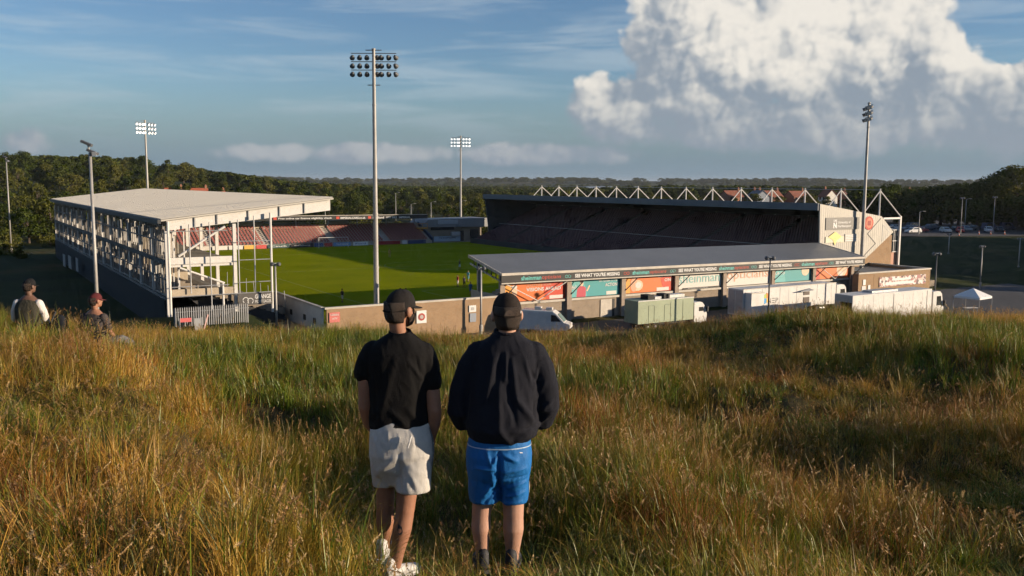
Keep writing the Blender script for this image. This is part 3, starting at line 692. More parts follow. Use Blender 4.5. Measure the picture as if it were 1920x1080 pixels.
# ---------------------------------------------------------------- south stand (near end, seen from behind)
def south_stand():
    S = SThing('end_stand', 'low end stand with grey roof, black lettered fascia and coloured advert panels', 'stadium stand', -23, -64.1)
    ze = lambda b: 4.88 - (b + 23) / 64.5 * 0.46
    bl, br = -23.3, 41.7
    zf = lambda b: ze(b) + 1.62
    r = MB(); af = lambda b: -56.4 + (b + 23) / 64.5 * 1.2
    r.add([(b, a, z + d) for d in (0, .22) for (b, a, z) in ((bl, -64.35, ze(bl)), (br, -64.35, ze(br)), (br, af(br), zf(br)), (bl, af(bl), zf(bl)))],
          [(0, 3, 2, 1), (4, 5, 6, 7), (0, 1, 5, 4), (1, 2, 6, 5), (2, 3, 7, 6), (3, 0, 4, 7)])
    roof = S.part('roof', r, M_ROOFG)
    def strip(a0, a1, z0, z1, b0=bl, b1=br):
        return MB().add([(b, a, ze(b) + z) for z in (z0, z1) for (b, a) in ((b0, a0), (b1, a0), (b1, a1), (b0, a1))], [(0, 3, 2, 1), (4, 5, 6, 7), (0, 1, 5, 4), (1, 2, 6, 5), (2, 3, 7, 6), (3, 0, 4, 7)])
    S.part('eave_trim', strip(-64.50, -64.36, -.06, .24), M_TRIM, roof)
    S.part('gable_trim', MB().bar((bl - .05, -64.4, ze(bl) + .10), (bl - .05, af(bl) - .1, zf(bl) + .10), .12, .34), M_TRIM, roof)
    S.part('gable_trim', MB().bar((br + .05, -64.4, ze(br) + .10), (br + .05, af(br) - .1, zf(br) + .10), .12, .34), M_TRIM, roof)
    # open lattice under the left gable edge
    for i in range(7):
        t = i / 7; a = -64 + t * 7.4; z = ze(bl) + t * 1.55
        S.part('lattice_strut', MB().bar((bl + .15, a, z - .05), (bl + .15, a + .1, z - .75), .10), M_DARKST)
    S.part('lattice_chord', MB().bar((bl + .15, -64.2, ze(bl) - .8), (bl + .15, -56.6, zf(bl) - .85), .16), M_GALV)
    fas = S.part('fascia', strip(-64.44, -64.30, -.92, -.08), M_BLACK)
    S.part('fascia_trim', strip(-64.47, -64.30, -1.06, -.93), M_TRIM, fas)
    sl = -0.46 / 64.5
    def word(body, b0, b1, m, h=.46, dz=-.72, bold=.02, nm='lettering'):
        add_text(fas, body, b0, -64.452, ze(b0) + dz, b1 - b0, h, m, bold, S.off, nm, sl)
    def glasses(b0, b1, m):
        g = MB(); w = (b1 - b0); z = ze(b0) - .50
        for c in (b0 + w * .25, b0 + w * .75):
            ring = [(c + w * .22 * math.cos(k * math.pi / 6), z + .17 * math.sin(k * math.pi / 6)) for k in range(12)]
            for i in range(12): g.bar((ring[i][0], -64.455, ring[i][1]), (ring[(i + 1) % 12][0], -64.455, ring[(i + 1) % 12][1]), .012, .05)
        g.bar((b0 + w * .44, -64.455, z + .05), (b0 + w * .56, -64.455, z + .05), .012, .05)
        S.part('glasses_symbol', g, m, fas)
    for k, (s0, s1, s2, g0, g1, w0, w1, r0, r1) in enumerate(((-20.6, -17.7, -14.9, -14.3, -13.4, -12.8, -5.9, -5.25, -4.3), (-3.8, -1.0, 1.85, 2.5, 3.4, 3.95, 10.75, None, None),
                                   (11.25, 14.1, 16.85, 17.35, 18.4, 18.85, 25.5, 26.1, 27.1), (27.6, 30.4, 33.1, 33.6, 34.5, 35.0, 41.2, None, None))):
        word('sheinman', s0, s1 - .05, M_TEAL, .52); word('opticians', s1 + .05, s2, M_RTXT, .56, -.80, 0.0)
        glasses(g0, g1, M_TEAL); word("SEE WHAT YOU'RE MISSING", w0, w1, M_WTXT, .46, -.70, .03)
        if r0: glasses(r0, r1, M_RTXT)
    # rear wall: brick base, coping, piers, advert panels
    S.part('brick_base', MB().box(-22.6, 40.4, -63.30, -62.9, -1.7, 1.15), M_BRICK2)
    piers = (-22.7, -13.1, -4.6, 4.4, 13.15, 22.65, 31.3, 39.9)
    for b in piers: S.part('pier', MB().box(b - .33, b + .33, -63.75, -63.32, -1.7, ze(b) - .15), M_BRICKP)
    for i in range(7): S.part('coping', MB().box(piers[i] + .34, piers[i + 1] - .34, -63.55, -62.95, 1.152, 1.42), M_TRIM)
    S.part('upper_wall', MB().box(-22.6, 40.4, -63.18, -62.9, 1.43, 3.95), M_DARKST)
    S.part('door', MB().box(-11.2 + 3.2, -9.4 + 3.2, -63.40, -63.31, -1.6, .95), M_TRIM); S.part('door_reveal', MB().box(-6.1, -5.75, -63.36, -63.31, -1.6, .95), M_BLACK)
    MO = mat('orange_advert_print', (0.640, 0.139, 0.021), 0.5, 0.0); MR = mat('red_advert_print', (0.508, 0.045, 0.016), 0.5)
    MY = mat('amber_advert_print', (0.697, 0.295, 0.041), 0.5); MT = mat('teal_advert_print', (0.037, 0.279, 0.295), 0.5); MT2 = mat('light_teal_print', (0.098, 0.369, 0.369), 0.5)
    MW = mat('white_advert_print', (0.574, 0.549, 0.508), 0.5); MSK = mat('face_photo_print', (0.656, 0.451, 0.312), 0.5); MPR = mat('red_shirt_print', (0.451, 0.049, 0.082), 0.5); MH = mat('dark_hair_print', (0.03, 0.02, 0.02), 0.6)
    MTS = mat('pale_teal_print', (0.180, 0.410, 0.394), 0.5); MPO = mat('pale_orange_print', (0.574, 0.312, 0.197), 0.5); MG = mat('grey_frame_print', (0.246, 0.254, 0.271), 0.5)
    def panel(i, base):
        b0, b1 = piers[i] + .42, piers[i + 1] - .42
        return S.part('advert_panel', MB().box(b0, b1, -63.36, -63.20, 1.50, 3.88), base), b0, b1
    def blot(par, pts, m, d=0.0):
        S.part('print', MB().prism(pts, 'y', -63.372 - d, -63.362 - d), m, par)
    def el(cx_, cz, rx, rz, n=14): return [(cx_ + rx * math.cos(2 * math.pi * k / n), cz + rz * math.sin(2 * math.pi * k / n)) for k in range(n)]
    def tx(par, s, b, z, w, h, m, bold=0.01): add_text(par, s, b, -63.392, z, w, h, m, bold, S.off)
    p, b0, b1 = panel(0, MO)
    blot(p, [(b0, 1.5), (b0 + 1.5, 1.5), (b0 + .9, 3.88), (b0, 3.88)], MY); blot(p, [(b0 + 6.0, 1.5), (b1, 1.5), (b1, 3.88), (b0 + 5.2, 3.88)], MR)
    blot(p, el(b0 + 1.45, 2.75, .38, .62), MSK, .004); blot(p, [(b0 + 1.2, 1.5), (b0 + 2.1, 1.5), (b0 + 1.7, 2.2), (b0 + 1.3, 2.2)], MSK, .005); blot(p, el(b0 + 1.4, 3.25, .42, .22), MW, .008)
    tx(p, 'CHILDREN\'S EYECARE', b0 + 3.1, 3.22, 3.6, .22, MPO); tx(p, 'VISIONS AHEAD', b0 + 3.1, 2.62, 5.0, .44, M_WTXT, .02)
    blot(p, [(b1 - 2.3, 1.56), (b1 - .3, 1.56), (b1 - .3, 1.98), (b1 - 2.3, 1.98)], MW, .004)
    p, b0, b1 = panel(1, MT)
    blot(p, [(b0, 1.5), (b0 + 2.6, 1.5), (b0 + 1.9, 3.88), (b0, 3.88)], MT2)
    blot(p, [(b0 + .9, 1.5), (b0 + 2.3, 1.5), (b0 + 2.35, 2.6), (b0 + 1.95, 2.85), (b0 + 1.4, 2.85), (b0 + 1.0, 2.5)], MPR, .004); blot(p, el(b0 + 1.68, 3.18, .25, .36), MSK, .008); blot(p, el(b0 + 1.68, 3.48, .30, .24), MH, .012)
    blot(p, [(b0 + 2.4, 2.2), (b0 + 2.6, 2.15), (b0 + 3.0, 2.8), (b0 + 2.85, 2.95)], MSK, .004)
    tx(p, 'GET CLOSER TO THE', b1 - 3.3, 3.25, 2.9, .26, M_WTXT); tx(p, 'ACTION', b1 - 2.3, 2.62, 1.9, .42, M_WTXT, .02); tx(p, '3for2', b0 + .12, 2.5, .75, .5, M_WTXT, .02)
    blot(p, [(b1 - 2.1, 1.56), (b1 - .5, 1.56), (b1 - .5, 2.0), (b1 - 2.1, 2.0)], MW, .004)
    p, b0, b1 = panel(2, MO)
    blot(p, [(b0, 1.5), (b0 + .9, 1.5), (b0 + .9, 3.88), (b0, 3.88)], MY); blot(p, [(b1 - 1.6, 1.5), (b1, 1.5), (b1, 3.88), (b1 - 2.4, 3.88)], MR)
    blot(p, el(b0 + 2.1, 2.45, .95, .72), MSK, .004); blot(p, el(b0 + 1.5, 2.6, .55, .95), MPO, .006); blot(p, el(b0 + 2.25, 2.5, .5, .4), MW, .009)
    tx(p, "HEAR WHAT'S", b1 - 2.6, 3.3, 2.3, .26, M_WTXT); tx(p, 'ON', b1 - 1.5, 2.75, 1.1, .42, M_WTXT, .02); blot(p, [(b1 - 2.8, 1.56), (b1 - .7, 1.56), (b1 - .7, 2.0), (b1 - 2.8, 2.0)], MW, .004)
    p, b0, b1 = panel(3, MW); tx(p, 'sheinman', b0 + .2, 2.30, b1 - b0 - .5, 1.25, MTS, 0.0)
    S.part('web_address_strip', MB().box(b0 + .9, b1 - .1, -63.42, -63.365, 1.43, 1.66), M_BLACK, p); add_text(p, 'sheinmanopticians.co.uk', b0 + 1.8, -63.43, 1.47, 3.6, .15, M_WTXT, 0, S.off)
    p, b0, b1 = panel(4, MW); tx(p, 'opticians', b0 + .3, 2.05, b1 - b0 - .6, 1.55, MPO, 0.0)
    p, b0, b1 = panel(5, MT); blot(p, [(b0, 1.5), (b0 + 2.5, 1.5), (b0 + 2.0, 3.88), (b0, 3.88)], MT2); tx(p, 'GET KITTED', b0 + .3, 3.15, 3.2, .30, M_WTXT); tx(p, 'UP TO', b0 + .3, 2.6, 2.0, .36, M_WTXT)
    blot(p, el(b1 - 1.2, 3.0, .8, .8), MSK, .004); blot(p, el(b1 - 1.3, 3.4, .7, .35), MW, .008)
    p, b0, b1 = panel(6, MO); blot(p, [(b0, 1.5), (b0 + 1.2, 1.5), (b0 + .8, 3.88), (b0, 3.88)], MR); tx(p, "I'VE SEEN", b0 + .4, 3.2, 2.4, .3, M_WTXT)
    blot(p, el(b1 - 1.7, 2.75, 1.2, 1.1), MSK, .004); blot(p, el(b1 - 1.9, 2.15, .5, .35), MW, .008); blot(p, el(b1 - 1.4, 3.25, .2, .12), MH, .01)
    # knee braces from the piers out to the eave, cross bracing in the end bays
    for b in piers[1:]:
        S.part('knee_brace', MB().tube((b + .25, -63.8, 2.0), (b + 2.0, -64.30, ze(b) - 1.0), .065, n=6), M_DARKST)
    S.part('knee_brace', MB().tube((-22.5, -63.8, 2.0), (-21.0, -64.3, ze(-21) - 1.0), .065, n=6), M_DARKST)
    for i in (0, 6):
        b0, b1 = piers[i] + .4, piers[i + 1] - .4; bm = (b0 + b1) / 2
        for be in (b0, b1): S.part('cross_brace', MB().tube((be, -63.95, 3.7), (bm, -63.95, 1.5), .06, n=6), M_STEEL)
    # inside: stepped seating and front posts
    t = MB()
    for i in range(9): t.box(-22.2, 40, -62.8 + i * .8, -62.0 + i * .8, -.3, 3.2 - i * .33)
    S.part('terrace', t, M_CONC)
    for b in (-22.8, -6, 10, 26, 40.6): S.part('post', MB().box(b - .14, b + .14, -58.2, -57.9, -.4, zf(b) - .55), M_GALV)
    S.part('wind_screen', MB().box(-23.0, -22.92, -63.2, -56.5, -.4, 2.4), M_GALV); S.part('end_screen', MB().box(40.45, 40.55, -63.2, -56.5, -.4, 3.6), M_GLASS)
    S.part('side_rail', MB().bar((-23.15, -63.5, 2.7), (-23.15, -57, .6), .10), M_GALV)
south_stand()
# ---------------------------------------------------------------- west main stand (right, behind)
def seat_rows(S, name, rows, a_ranges, m, axis='a', step=0.5, parent=None):
    """rows: (pos, z); seats as small back+pan shapes along the other axis, one mesh per block"""
    for (r0, r1) in a_ranges:
        mb = MB()
        for (p, z, dirn) in rows:
            q = r0 + 0.3
            while q < r1 - 0.3:
                if axis == 'a':
                    mb.box(p - .02, p + .06, q, q + .42, z + .42, z + .82); mb.box(p - dirn * .40, p - .03 * dirn, q, q + .42, z + .36, z + .43)
                else:
                    mb.box(q, q + .42, p - .02, p + .06, z + .42, z + .82); mb.box(q, q + .42, p - dirn * .40, p - .03 * dirn, z + .36, z + .43)
                q += step
        o = S.part(name, mb, m, parent); o['kind'] = 'stuff'
def west_stand():
    S = SThing('main_stand', 'large grey main stand with white roof masts and pale ribbed gable', 'stadium stand', 42, -55)
    a0, a1 = -55.0, 54.0
    zr = lambda b: 12.55 - (b - 42) / 15.5 * 2.28
    r = MB(); r.add([(b, a, zr(b) + d) for d in (-.25, 0) for (b, a) in ((41.9, a0 + .15), (58.2, a0 + .15), (58.2, a1), (41.9, a1))], [(0, 3, 2, 1), (4, 5, 6, 7), (0, 1, 5, 4), (1, 2, 6, 5), (2, 3, 7, 6), (3, 0, 4, 7)])
    roof = S.part('roof', r, M_ROOFG)
    S.part('front_fascia', MB().box(41.6, 41.88, a0 - .1, a1 + .1, 11.45, 12.62), M_SLATE, roof)
    # gable facing us
    G = S.part('gable', MB().prism([(41.95, 12.5), (57.5, 10.3), (60.9, 7.55), (56.4, 4.75), (52.2, 2.2), (42.4, 2.2)], 'y', a0 - .25, a0), M_RIB)
    yb = a0 - .26
    def gbar(p, q, w, m, nm='gable_trim'): S.part(nm, MB().bar((p[0], yb, p[1]), (q[0], yb, q[1]), .05, w), m, G)
    for p, q in (((57.3, 9.95), (54.0, 7.4)), ((54.0, 7.4), (56.2, 5.7)), ((56.2, 5.7), (53.2, 3.6))): gbar(p, q, .14, M_DARKST)
    for p, q in (((57.9, 8.9), (59.8, 7.55)), ((59.8, 7.55), (57.9, 6.0)), ((57.9, 6.0), (57.9, 8.9))): gbar(p, q, .07, M_GALV)
    s1 = S.part('sponsor_sign', MB().box(43.4, 51.6, a0 - .36, a0 - .27, 8.25, 10.25), mat('grey_sign_panel', (0.20, 0.195, 0.18), 0.6, 0.08, .5), G)
    yt = a0 - .372
    add_text(s1, 'N', 45.2, yt, 8.5, .85, .95, M_WTXT, .06, S.off); add_text(s1, 'UNI', 45.2, yt, 9.55, .85, .40, M_WTXT, .04, S.off)
    add_text(s1, 'University of', 46.3, yt, 9.15, 3.1, .52, M_WTXT, .02, S.off); add_text(s1, 'Northampton', 46.3, yt, 8.55, 3.3, .50, M_WTXT, .02, S.off)
    MYL = mat('pale_yellow_sign', (0.72, 0.62, 0.22), 0.6); MCR = mat('cream_sign', (0.62, 0.58, 0.44), 0.6)
    d = S.part('estate_agent_sign', MB().prism([(43.5, 6.15), (48.0, 6.15), (48.0, 7.15), (43.5, 7.15)], 'y', a0 - .36, a0 - .27), MCR, G)
    S.part('sign_diamond', MB().prism([(45.75, 7.95), (47.4, 7.1), (46.3, 6.6), (45.75, 5.7), (45.2, 6.6), (44.1, 7.1)], 'y', a0 - .40, a0 - .362), MYL, d)
    e = S.part('notice_sign', MB().box(48.2, 51.4, a0 - .36, a0 - .27, 6.2, 7.5), mat('light_grey_sign', (0.42, 0.40, 0.36), 0.6), G)
    for k in range(4): S.part('text_line', MB().box(48.35, 51.2, a0 - .375, a0 - .362, 6.32 + k * .3, 6.46 + k * .3), M_WTXT, e)
    cr = S.part('club_crest', MB().lathe([(1.15, a0 - .34), (1.15, a0 - .27)], (54.2, 0, 9.2), 24, axis='y'), mat('crest_red', (0.45, 0.05, 0.025), 0.6), G)
    S.part('crest_ring', MB().lathe([(.82, a0 - .37), (.82, a0 - .345)], (54.2, 0, 9.2), 20, axis='y'), mat('crest_orange', (0.55, 0.16, 0.09), 0.6), cr)
    S.part('crest_device', MB().box(53.8, 54.6, a0 - .39, a0 - .372, 8.8, 9.6), mat('crest_dark', (0.28, 0.03, 0.02), 0.6), cr)
    # brick and glazed end below the overhang
    S.part('brick_wall', MB().box(50.5, 61.3, a0 + .3, a0 + .8, -1.6, 7.0), M_BRICK)
    S.part('end_glazing', MB().box(61.32, 62.7, a0 + .35, a0 + .7, 4.0, 7.9), M_GLASS)
    for b in (61.8, 62.25): S.part('mullion', MB().box(b - .05, b + .05, a0 + .25, a0 + .345, 4.0, 7.9), M_STEEL)
    for z in (4.0, 5.9, 7.8): S.part('transom', MB().box(61.35, 62.7, a0 + .15, a0 + .245, z, z + .12), M_STEEL)
    S.part('glazing_base', MB().box(61.32, 62.7, a0 + .35, a0 + .72, -1.6, 3.98), mat('pink_panel', (0.45, 0.24, 0.17), 0.7))
    # masts, one frame every 8 m
    for k in range(14):
        a = a0 - .02 + k * 8.05; ap = Vector((57.1, a, 14.62))
        mast = S.part('roof_mast', MB().tube((57.1, a, zr(57.1)), ap + Vector((0, 0, .35)), .15, .13, 8), M_STEEL)
        S.part('tie', MB().tube(ap, (53.3, a, zr(53.3) + .2), .09, n=6), M_STEEL, mast); S.part('tie', MB().tube(ap, (62.9, a, 10.2), .10, n=6), M_STEEL, mast)
        S.part('outrigger', MB().box(58.25, 62.8, a - .13, a + .13, 9.75, 10.05), M_STEEL, mast); S.part('rear_post', MB().box(62.72, 63.05, a - .16, a + .16, -1.5, 10.25), M_STEEL, mast)
    S.part('ridge_cable', MB().tube((57.1, a0, 14.75), (57.1, a0 + 13 * 8.05, 14.75), .045, n=5), M_GALV)
    # inside: terrace, rear wall, far end wall
    t = MB(); n = 26
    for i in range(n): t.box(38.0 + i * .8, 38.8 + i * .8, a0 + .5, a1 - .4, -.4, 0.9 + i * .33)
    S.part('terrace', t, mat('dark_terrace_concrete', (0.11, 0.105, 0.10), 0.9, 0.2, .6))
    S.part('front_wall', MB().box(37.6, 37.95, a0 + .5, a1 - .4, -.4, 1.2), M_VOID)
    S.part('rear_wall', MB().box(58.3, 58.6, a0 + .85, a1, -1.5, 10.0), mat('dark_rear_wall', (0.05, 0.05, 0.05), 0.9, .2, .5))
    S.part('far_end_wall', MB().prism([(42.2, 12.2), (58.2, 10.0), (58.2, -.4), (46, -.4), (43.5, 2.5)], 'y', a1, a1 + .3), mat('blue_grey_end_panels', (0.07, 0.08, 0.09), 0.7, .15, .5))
    rows = [(38.62 + i * .8, 0.9 + i * .33, 1) for i in range(0, 26)]
    ed = np.linspace(a0 + 1.5, a1 - 1.5, 8)
    seat_rows(S, 'seat_block', rows, [(ed[i] + .7, ed[i + 1] - .7) for i in range(7)], M_MSEAT, 'a', .62)
    for b_, z0, z1 in ((41.2, 1.2, 1.9),): S.part('walkway_rail', MB().box(46.0, 46.08, a0 + 1, a1 - 1, 4.9, 5.0), M_GALV)
    for i in range(6): S.part('executive_window', MB().box(58.2, 58.28, a0 + 12 + i * 15, a0 + 16 + i * 15, 8.2, 9.3), mat('dim_box_window', (0.10, 0.09, 0.075), 0.4))
west_stand()

# ---------------------------------------------------------------- north stand (far end)
def north_stand():
    S = SThing('far_end_stand', 'far end stand with rows of red seats under a dark lettered roof', 'stadium stand', -4, 58)
    b0, b1 = -38.0, 28.5
    t = MB(); n = 11
    for i in range(n): t.box(b0, b1, 57.6 + i * .8, 58.4 + i * .8, -.4, .7 + i * .34)
    S.part('terrace', t, mat('pale_terrace_concrete', (0.40, 0.36, 0.32), .9, .2, .6))
    ed = (-38, -27.5, -14.5, 2.0, 16.0, 28.5)
    rows = [(58.25 + i * .8, .7 + i * .34, 1) for i in range(n)]
    seat_rows(S, 'seat_block', rows, [(ed[i] + .7, ed[i + 1] - .7) for i in range(5)], M_SEAT, 'b', .82)
    S.part('rear_wall', MB().box(b0, b1, 66.5, 66.9, -.5, 5.0), M_CREAM)
    S.part('rear_rail', MB().box(b0, b1, 66.4, 66.48, 5.4, 5.5), M_GALV)
    r = MB(); r.add([(b, a, z + d) for d in (0, .2) for (b, a, z) in ((b0, 60.5, 7.2), (b1, 60.5, 7.0), (b1, 69, 6.5), (b0, 69, 6.7))], [(0, 3, 2, 1), (4, 5, 6, 7), (0, 1, 5, 4), (1, 2, 6, 5), (2, 3, 7, 6), (3, 0, 4, 7)])
    roof = S.part('roof', r, M_DARKST)
    f = S.part('fascia', MB().add([(b, a, z) for a in (60.25, 60.48) for (b, z) in ((b0, 6.45), (b1, 6.25), (b1, 7.25), (b0, 7.45))], [(0, 3, 2, 1), (4, 5, 6, 7), (0, 1, 5, 4), (1, 2, 6, 5), (2, 3, 7, 6), (3, 0, 4, 7)]), M_BLACK)
    S.part('fascia_trim', MB().bar((b0, 60.3, 7.52), (b1, 60.3, 7.32), .3, .12), M_TRIM, f)
    yt = 60.23
    for s, bb, w in (('Free online car finance eligibility check', -11.0, 13.4), ('IMPERIALCARS.co.uk', 4.6, 6.6), ('Bedford', 13.2, 3.0), ('ANY BIKE', 16.8, 3.0), ('IMPERIAL', 20.4, 3.2)):
        add_text(f, s, bb, yt, 6.60 - (bb + 38) / 66 * .2, w, .52, M_WTXT, .02, S.off, zslope=-.003)
    for bb in (-12.2, 3.5, 11.9): S.part('red_flash', MB().box(bb, bb + .8, 60.20, 60.24, 6.62 - (bb + 38) / 66 * .2, 7.22 - (bb + 38) / 66 * .2), M_RTXT, f)
    for b in np.linspace(b0 + 1, b1 - 1, 9): S.part('post', MB().box(b - .12, b + .12, 66.1, 66.35, .5, 6.55), M_GALV)
    for b, w, z in ((4, 5, 5.02), (-20, 7, 5.02)): S.part('rear_box', MB().box(b, b + w, 66.55, 68.5, z, z + .9), M_GALV)
    S.part('end_wall', MB().prism([(57.6, -.4), (66.4, -.4), (66.4, 5.2), (57.6, 1.5)], 'x', b1 + .05, b1 + .3), mat('blue_end_wall', (0.05, 0.075, 0.12), .7))
north_stand()

def ad_boards():
    """perimeter boards in front of the far stand"""
    P = [(-31.0, 3.0, (.55, .5, .45), None, 'plain pale'), (-27.5, 3.4, (.62, .60, .56), None, 'white'), (-23.8, 3.2, (.62, .60, .56), None, 'long white'), (-20.3, 2.6, (.62, .38, .08), None, 'amber'), (-17.5, 2.4, (.5, .08, .07), None, 'red'),
         (-14.8, 5.2, (.03, .07, .07), 'Cinch', 'dark green'), (-9.3, 5.6, (.02, .02, .025), 'carlsberg', 'black'), (-3.5, 2.2, (.05, .09, .25), None, 'royal blue'), (-1.0, 2.0, (.5, .05, .04), None, 'bright red'), (1.3, 4.4, (.16, .30, .55), 'TRAVIS PERKINS', 'pale blue'),
         (6.4, 3.9, (.62, .65, .68), 'Ford', 'white oval-marked'), (13.0, 6.0, (.28, .03, .03), None, 'long dark red'), (19.6, 1.3, (.55, .58, .62), None, 'small white'), (21.2, 5.0, (.04, .06, .16), None, 'navy')]
    for i, (b, w, c, s, nm) in enumerate(P):
        S = SThing('advert_board', nm + ' advert board on the pitch edge below the far seats', 'advert board', b, 56.6, 0, 'boards along the far pitch edge')
        m = mat('board_' + nm.replace(' ', '_'), c, .6, .1, 1.0)
        pn = S.part('panel', MB().box(b, b + w, 56.55, 56.65, .05, .95), m)
        for q in (b + .3, b + w - .3): S.part('stand', MB().bar((q, 56.66, .7), (q, 57.1, -.02), .06), M_GALV)
        if s: add_text(pn, s, b + w * .15, 56.54, .3, w * .7, .42, M_WTXT if nm != 'white oval-marked' else mat('blue_lettering', (.03, .07, .3), .6), .01, S.off)
ad_boards()
def goal(a, label):
    S = SThing('goal', label, 'goal', 0, a); sg = 1 if a > 0 else -1
    for b in (-3.66, 3.66): S.part('goalpost', MB().tube((b, a, 0), (b, a, 2.5), .065, n=8), M_STEEL)
    S.part('crossbar', MB().tube((-3.66, a, 2.44), (3.66, a, 2.44), .065, n=8), M_STEEL)
    net = MB()
    for i in range(19): b = -3.6 + i * .4; net.bar((b, a + sg * .1, 2.42), (b, a + sg * 1.0, 2.3), .012); net.bar((b, a + sg * 1.0, 2.3), (b, a + sg * 2.0, .05), .012)
    for k in range(6):
        t = k / 5; net.bar((-3.6, a + sg * (1 + t), 2.3 * (1 - t) + .05), (3.6, a + sg * (1 + t), 2.3 * (1 - t) + .05), .012)
    S.part('net', net, M_WTXT)
goal(53, 'white goal frame with net at the far end of the pitch')

def corner_building():
    S = SThing('corner_building', 'low corner building with pale grey roof band beside the main stand', 'building', 38, 64)
    S.part('wall', MB().box(29.5, 47, 64.4, 72, -.5, 3.9), mat('beige_render', (0.26, 0.22, 0.17), .9, .15, .5))  # beige rendered wall below the roof band
    S.part('roof_band', MB().prism([(28.3, 3.8), (48.8, 3.6), (48.8, 6.0), (30.5, 5.8)], 'y', 63.6, 73), mat('grey_roof_band', (0.24, 0.25, 0.26), .6, .1, .4))
    S.part('recess', MB().box(31.5, 38.5, 64.2, 64.38, 2.9, 3.75), M_BLACK)
    sg = S.part('roof_sign', MB().box(33.2, 39.2, 63.45, 63.58, 4.5, 5.6), mat('pale_blue_sign', (0.35, 0.38, 0.42), .6))
    S.part('door_opening', MB().box(40.4, 41.4, 64.2, 64.38, -.4, 2.6), M_BLACK); S.part('door_opening', MB().box(43.5, 46, 64.2, 64.38, -.4, 2.9), M_BLACK)
    b = SThing('sponsor_banner', 'pale blue sponsor banner on the corner building wall', 'banner', 36, 63.9)
    p = b.part('sheet', MB().box(32.2, 40.2, 63.95, 64.05, -.15, 1.25), mat('light_blue_banner', (0.40, 0.50, 0.58), .6, .1, .7))
    add_text(p, 'T.I.S. SCAFFOLDING', 33.6, 63.94, .6, 5.2, .42, mat('navy_lettering', (.02, .03, .08), .6), .02, b.off)
    c = SThing('camera_box', 'white equipment box above the pale blue banner', 'box', 38.5, 63.7)
    c.part('body', MB().box(37.2, 39.8, 63.2, 63.9, 1.3, 2.4).box(37.4, 39.6, 63.15, 63.2, 1.5, 2.2), mat('off_white_box', (.45, .45, .45), .6))
    l = SThing('scissor_lift', 'orange and yellow work platform beside the far stand', 'lift', 28, 63)
    MYW = mat('orange_machine_paint', (0.62, 0.30, 0.04), .5, .15, 1)
    l.part('platform', MB().box(26.6, 29.6, 62.3, 63.8, 3.5, 3.75), MYW)
    for b_ in (26.7, 28.1, 29.5): l.part('rail_post', MB().tube((b_, 62.35, 3.75), (b_, 62.35, 4.9), .06, n=6), MYW)
    l.part('rail', MB().tube((26.7, 62.35, 4.85), (29.5, 62.35, 4.85), .06, n=6), MYW)
    for k in range(3): l.part('scissor_arm', MB().bar((26.9, 62.9, .5 + k), (29.3, 62.9, 1.5 + k), .14), MYW); l.part('scissor_arm', MB().bar((26.9, 63.1, 1.5 + k), (29.3, 63.1, .5 + k), .14), MYW)
    l.part('chassis', MB().box(26.6, 29.6, 62.3, 63.8, -.1, .5), MYW)
corner_building()

